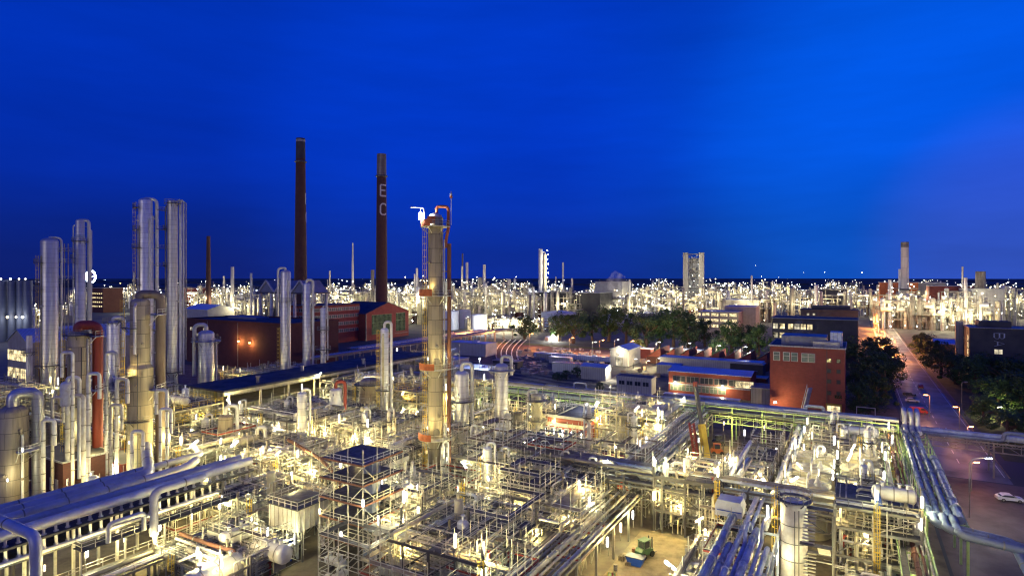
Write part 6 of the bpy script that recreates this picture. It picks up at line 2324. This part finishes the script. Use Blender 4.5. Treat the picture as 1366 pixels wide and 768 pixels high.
# special far things
X = xat(925, 760)
t = thing('twin_lattice_tower', 'two tall pale concrete towers joined by dark steel floors', 'tower', (xat(911, 760), 760, 0), -math.atan2(X, 760))
H = zat(337, 760)
for xx, w in ((3.3, 6.5), (22.5, 6.5)):
    MB().box((xx, 4, H / 2), (w, 8, H)).build('tower_shaft', M['wall_grey'], t)
k = MB()
for i in range(7):
    z = 10 + i * (H - 12) / 6
    k.box((13, 4, z), (13, 9, .8))
    if i < 6:
        k.bar((7, 0, z), (19, 0, z + (H - 12) / 6), .6).bar((19, 0, z), (7, 0, z + (H - 12) / 6), .6)
k.build('floor_frame', M['darksteel'], t)
k = MB()
for i in range(5):
    k.bar((7.5 + i * 2.8, .5, 0), (7.5 + i * 2.8, .5, H - 6), .4)
for i in range(16):
    k.bar((6.5, .3, 5 + i * (H - 12) / 16), (19.5, .3, 5 + i * (H - 12) / 16), .35)
k.box((13, 7.5, H * .46), (12.5, .5, H * .9))
k.build('infill_frame', M['roof'], t)
for i in range(9):
    farlamp(xat(911, 760) + rs.uniform(7, 19), 758, 6 + i * (H - 14) / 9, .4)
k = MB()
for z in (H * .62, H * .72, H * .88):
    k.lathe([(0, -2.5), (2.2, -2), (2.2, 2), (0, 2.5)], 10, (13, 3, z))
k.build('process_vessel', M['steel'], t)
for z in range(8, int(H), 8):
    light(xat(911, 760) + 12, 760 - 14, z, 1500, (1, .9, .6), 1)
t = column('lit_column', 'bright column pair strung with lamps on one side', 721, 700, 5, 331, 'clad_plain', nozzles=0, seg=12)
t = column('lit_column', 'slightly shorter half of the bright lamp strung column pair', 727, 700, 4.5, 338, 'cream', nozzles=0, seg=12, goose=(-1, 1.5, 380, 'steel'))
for i in range(12):
    farlamp(xat(730 + (i % 2), 700), 697, zat(334 + i * 6, 700), .65)
    if i % 2:
        light(xat(731, 700), 694, zat(336 + i * 6, 700), 2500, (1, .9, .6), .5)
for (px, Y, w, top, mat, lab) in ((601, 520, 22, 415, 'roof_metal', 'blue lit storage tank right behind the central tower'), (619, 530, 18, 414, 'roof_metal', 'second blue lit storage tank near the central tower'),
                                  (639, 500, 22, 420, 'wall_white', 'white floodlit domed tank beside the blue lit tanks'), (597, 600, 12, 376, 'wall_white', 'tall pale tank behind the central tower'),
                                  (746, 560, 48, 417, 'roof_metal', 'wide blue roofed tank behind the tree row'), (824, 560, 40, 421, 'roof_metal', 'wide blue topped tank behind the middle trees'),
                                  (862, 570, 24, 417, 'wall_grey', 'grey tank left of the twin towers'), (890, 570, 26, 417, 'wall_grey', 'grey tank at the foot of the twin towers'),
                                  (738, 430, 22, 449, 'wall_white', 'white tank floodlit from below among the trees'), (985, 600, 26, 418, 'wall_white', 'squat pale tank right of the twin towers')):
    ftank(lab, px, Y, w, top, mat)
light(xat(738, 424), 422, 4, 9000, (1, .95, .8), .5)
light(xat(639, 485), 485, 8, 9000, (.9, .95, 1), .5)
for (px, py, w, d, top, wall, roof, lab) in ((1012, 430, 60, 30, 401, 'wall_grey', 'roof_metal', 'far white hall with blue and yellow gable panels'), (985, 446, 52, 24, 417, 'wall_grey', 'roof_metal', 'three storey pale office with lit window bands behind trees'),
                                            (800, 425, 150, 40, 391, 'wall_dark', 'roof', 'long low grey hall behind the bright column pair'), (830, 412, 70, 40, 376, 'wall_white', 'roof_metal', 'far hall with blue roof on the skyline'),
                                            (1225, 425, 60, 30, 377, 'orange', 'roof', 'orange red block behind the concrete chimney'), (1262, 425, 60, 30, 378, 'wall_grey', 'roof', 'grey windowless block right of the concrete chimney'),
                                            (1300, 432, 60, 30, 382, 'brick', 'wall_white', 'red hall with pale roof at the right'), (1340, 436, 50, 30, 386, 'wall_white', 'roof', 'pale windowless block at the right edge'),
                                            (1130, 420, 50, 30, 386, 'wall_dark', 'roof_dark', 'dark block left of the orange lit road'), (1008, 444, 40, 24, 410, 'wall_grey', 'roof_metal', 'white hall between trees and dark offices')):
    c = guv(px, py)
    Yc = 36000 / (py - HY)
    bt = building('far_hall', lab, c, -w * .6, d, zat(top, Yc), wall, roof, parapet=.6)
    if 'window bands' in lab:
        for z in (5, 9.5, 14):
            windows_on(bt, [(-4 - i * 7, z, 5.5, 2.2) for i in range(5)], 0, 0, 'x', 'window_warm', 'wall_white')
    light(*gp(px - 15, py + 5)[:2], 7, 3500 * Yc / 600, WARM, 1.0)
gw = thing('lit_ring', 'bright white lit ring wheel standing near the slim left column', 'ferris wheel', (xat(121, 900), 900, 0), 0)  # a distant bright white ring; nothing more is known of it
k = MB()
zc = zat(369, 900)
k.tube([(7.0 * math.cos(a * PI / 8), 0, zc + 9 * math.sin(a * PI / 8)) for a in range(17)], .9, 6)
k.bar((-7, 0, zc), (7, 0, zc), .9).bar((0, 0, zc - 9), (0, 0, zc + 9), .9)
k.build('rim', M['white_glow'], gw)
MB().bar((-5, 0, 0), (0, 0, zc), .8).bar((5, 0, 0), (0, 0, zc), .8).build('stand', M['steel'], gw)
# pin-point lights in the far land and along the sheds
for i in range(70):
    Y = rs.uniform(1800, 7000)
    px = rs.uniform(0, 1366)
    farlamp(xat(px, Y), Y, rs.uniform(12, 26), rs.uniform(.8, 1.6))
for px, Y, zz in ((1008, 2500, 95), (1072, 3000, 70), (1100, 3000, 72), (1150, 2600, 66)):
    farlamp(xat(px, Y), Y, zz, 1.3)
fb = MB()
for (x, y, z, r) in FARL:
    fb.add([(x + r, y, z), (x - r, y, z), (x, y + r, z), (x, y - r, z), (x, y, z + r), (x, y, z - r)], [(0, 2, 4), (2, 1, 4), (1, 3, 4), (3, 0, 4), (2, 0, 5), (1, 2, 5), (3, 1, 5), (0, 3, 5)])
o = fb.build('distant_lamps', M['far_glow'])
for nm in ('far_cool', 'far_yellow', 'far_dim'):
    o.data.materials.append(M[nm])
mi = []
for _ in FARL:
    mi += [rs.choice((0, 0, 0, 1, 1, 2, 3, 3))] * 8
o.data.polygons.foreach_set('material_index', mi)
tag(o, 'countless small bright lamps spread through the distant plants and skyline', 'lamps', None, 'stuff')

rs = random.Random(64)
for i in range(26):
    u, v = rs.choice(((rs.uniform(-32.4, -30), rs.uniform(84, 103)), (rs.uniform(-23, -20), rs.uniform(84, 103)), (rs.uniform(-32.5, -30), rs.uniform(124, 164)), (rs.uniform(-19, -16.5), rs.uniform(124, 164))))
    x, y = W(u, v)
    k = i % 3
    if k == 0:
        t = thing('oil_drum', 'dented steel drum standing on the edge of the inner yards', 'drum', (x, y, .04), 0, 'drums at the yard edges')
        MB().lathe([(0, 0), (.3, 0), (.3, .3), (.32, .31), (.3, .33), (.3, .6), (.32, .61), (.3, .63), (.3, .9), (0, .88)], 12).build('barrel', M[rs.choice(('blue', 'rust', 'steel'))], t)
    elif k == 1:
        t = thing('pallet_stack', 'stack of wooden pallets at the edge of the inner yards', 'pallets', (x, y, .04), rs.uniform(0, 3), 'pallet stacks at the yard edges')
        m = MB()
        for q in range(rs.randrange(3, 8)):
            for s in (-.4, 0, .4):
                m.box((0, s, q * .15 + .05), (1.2, .1, .09))
            for s in range(5):
                m.box((-.5 + s * .25, 0, q * .15 + .11), (.14, .9, .025))
        m.build('pallets', M['plank'], t)
    else:
        t = thing('gas_rack', 'small cage of gas bottles at the edge of the inner yards', 'gas rack', (x, y, .04), rs.uniform(0, 3), 'gas racks at the yard edges')
        for q in range(4):
            MB().lathe([(.12, 0), (.12, 1.2), (.05, 1.4), (.05, 1.5), (0, 1.5)], 8, (-.45 + q * .3, 0, 0)).build('bottle', M[rs.choice(('redpaint', 'steel', 'green'))], t)
        m = MB()
        for s in (-.65, .65):
            for e in (-.25, .25):
                m.bar((s, e, 0), (s, e, 1.3), .06)
        m.bar((-.65, -.25, .8), (.65, -.25, .8), .05).bar((-.65, .25, .8), (.65, .25, .8), .05)
        m.build('cage', M['yellow'], t)
# lamps added to brighten the inner yards, and lamps along the green bridge
for u, v, z in ((-32.5, 86, 5), (-32.5, 92, 5), (-32.5, 98, 5), (-20.2, 96, 5), (-26, 104.5, 5), (-33.5, 128, 5), (-33.5, 140, 5), (-33.5, 152, 5), (-15.6, 134, 5), (-15.6, 150, 5), (-24, 160, 6)):
    lamp(*W(u, v), z, 'white tube lamp added on a post round the inner yards', 'v', 700)
for u in (-30, -20, -10, 0, 6, -60, -80, -100, -120):
    lamp(*W(u, 165.6), 6.5, 'white tube lamp at the foot of the green pipe bridge', 's', 700)
for u, v, z in ((-9.5, 90, 6), (-11, 94, 11), (-5, 88, 4)):  # added lamps that brighten the silo's pale shell
    lamp(*W(u, v), z, 'white tube lamp added to light the fat pale silo', 'v', 700)

# ------------------------------------------------------------------ steam
def steam(label, px, Y, py, r, dens, drift):
    x, z = xat(px, Y), zat(py, Y)
    mb = MB()
    rs = random.Random(px)
    q = []
    for i in range(9):
        f = i / 8
        q.append((drift * f + rs.uniform(-.15, .15) * r, 0, r * 2.4 * f))
    mb.tube(q, [r * (.3 + .9 * math.sin(.5 + 2.3 * i / 8)) for i in range(9)], 14)
    o = mb.build('steam_plume', None)
    o.location = (x, Y, z)
    m = bpy.data.materials.get('steam')
    if m is None:
        m = bpy.data.materials.new('steam')
        m.use_nodes = True
        nt = m.node_tree
        nt.nodes.clear()
        v = nd(nt, 'ShaderNodeVolumePrincipled')
        v.inputs['Color'].default_value = (.9, .9, .92, 1)
        tc = nd(nt, 'ShaderNodeTexCoord')
        nz = noise(nt, tc.outputs['Generated'], 3.0, 4, .65)
        nt.links.new(mathn(nt, 'MULTIPLY', ramp(nt, nz, .46, .75), .12), v.inputs['Density'])
        out = nd(nt, 'ShaderNodeOutputMaterial')
        nt.links.new(v.outputs[0], out.inputs['Volume'])
    o.data.materials.append(m)
    tag(o, label, 'steam', None, 'stuff')


steam('broad steam cloud over the long hall beyond the trees', 818, 620, 388, 8, .1, 6)
steam('wisp of steam over the roof of the red brick block', 1082, 215, 458, 3.2, .1, -5)

# ------------------------------------------------------------------ labels: tell look-alikes apart by their place
ORD = ['', 'leftmost', 'second', 'third', 'fourth', 'fifth', 'sixth', 'seventh', 'eighth', 'ninth', 'tenth', 'eleventh', 'twelfth']


def finish_labels():
    from collections import defaultdict
    bpy.context.view_layer.update()
    d = defaultdict(list)
    for o in THINGS:
        d[o['label']].append(o)
    for lab, os_ in d.items():
        n = len(os_)
        if n < 2:
            continue
        os_.sort(key=lambda o: scr(*o.matrix_world.translation)[0])
        for i, o in enumerate(os_):
            if n == 2:
                s = ('left of the two', 'right of the two')[i]
            elif n == 3:
                s = ('leftmost of three', 'middle of three', 'rightmost of three')[i]
            elif i == 0:
                s = 'leftmost one'
            elif i == n - 1:
                s = 'rightmost one'
            elif i <= n // 2 and i < 12:
                s = ORD[i + 1] + ' from left'
            elif n - 1 - i < 12:
                s = ORD[n - i] + ' from right'
            else:
                continue
            o['label'] = f'{lab}, {s}'


finish_labels()
print('THINGS', len(THINGS), 'OBJ', len(bpy.data.objects), 'LIGHTS', NL[0], 'LAMPS', LAMPN[0], 'FARL', len(FARL))
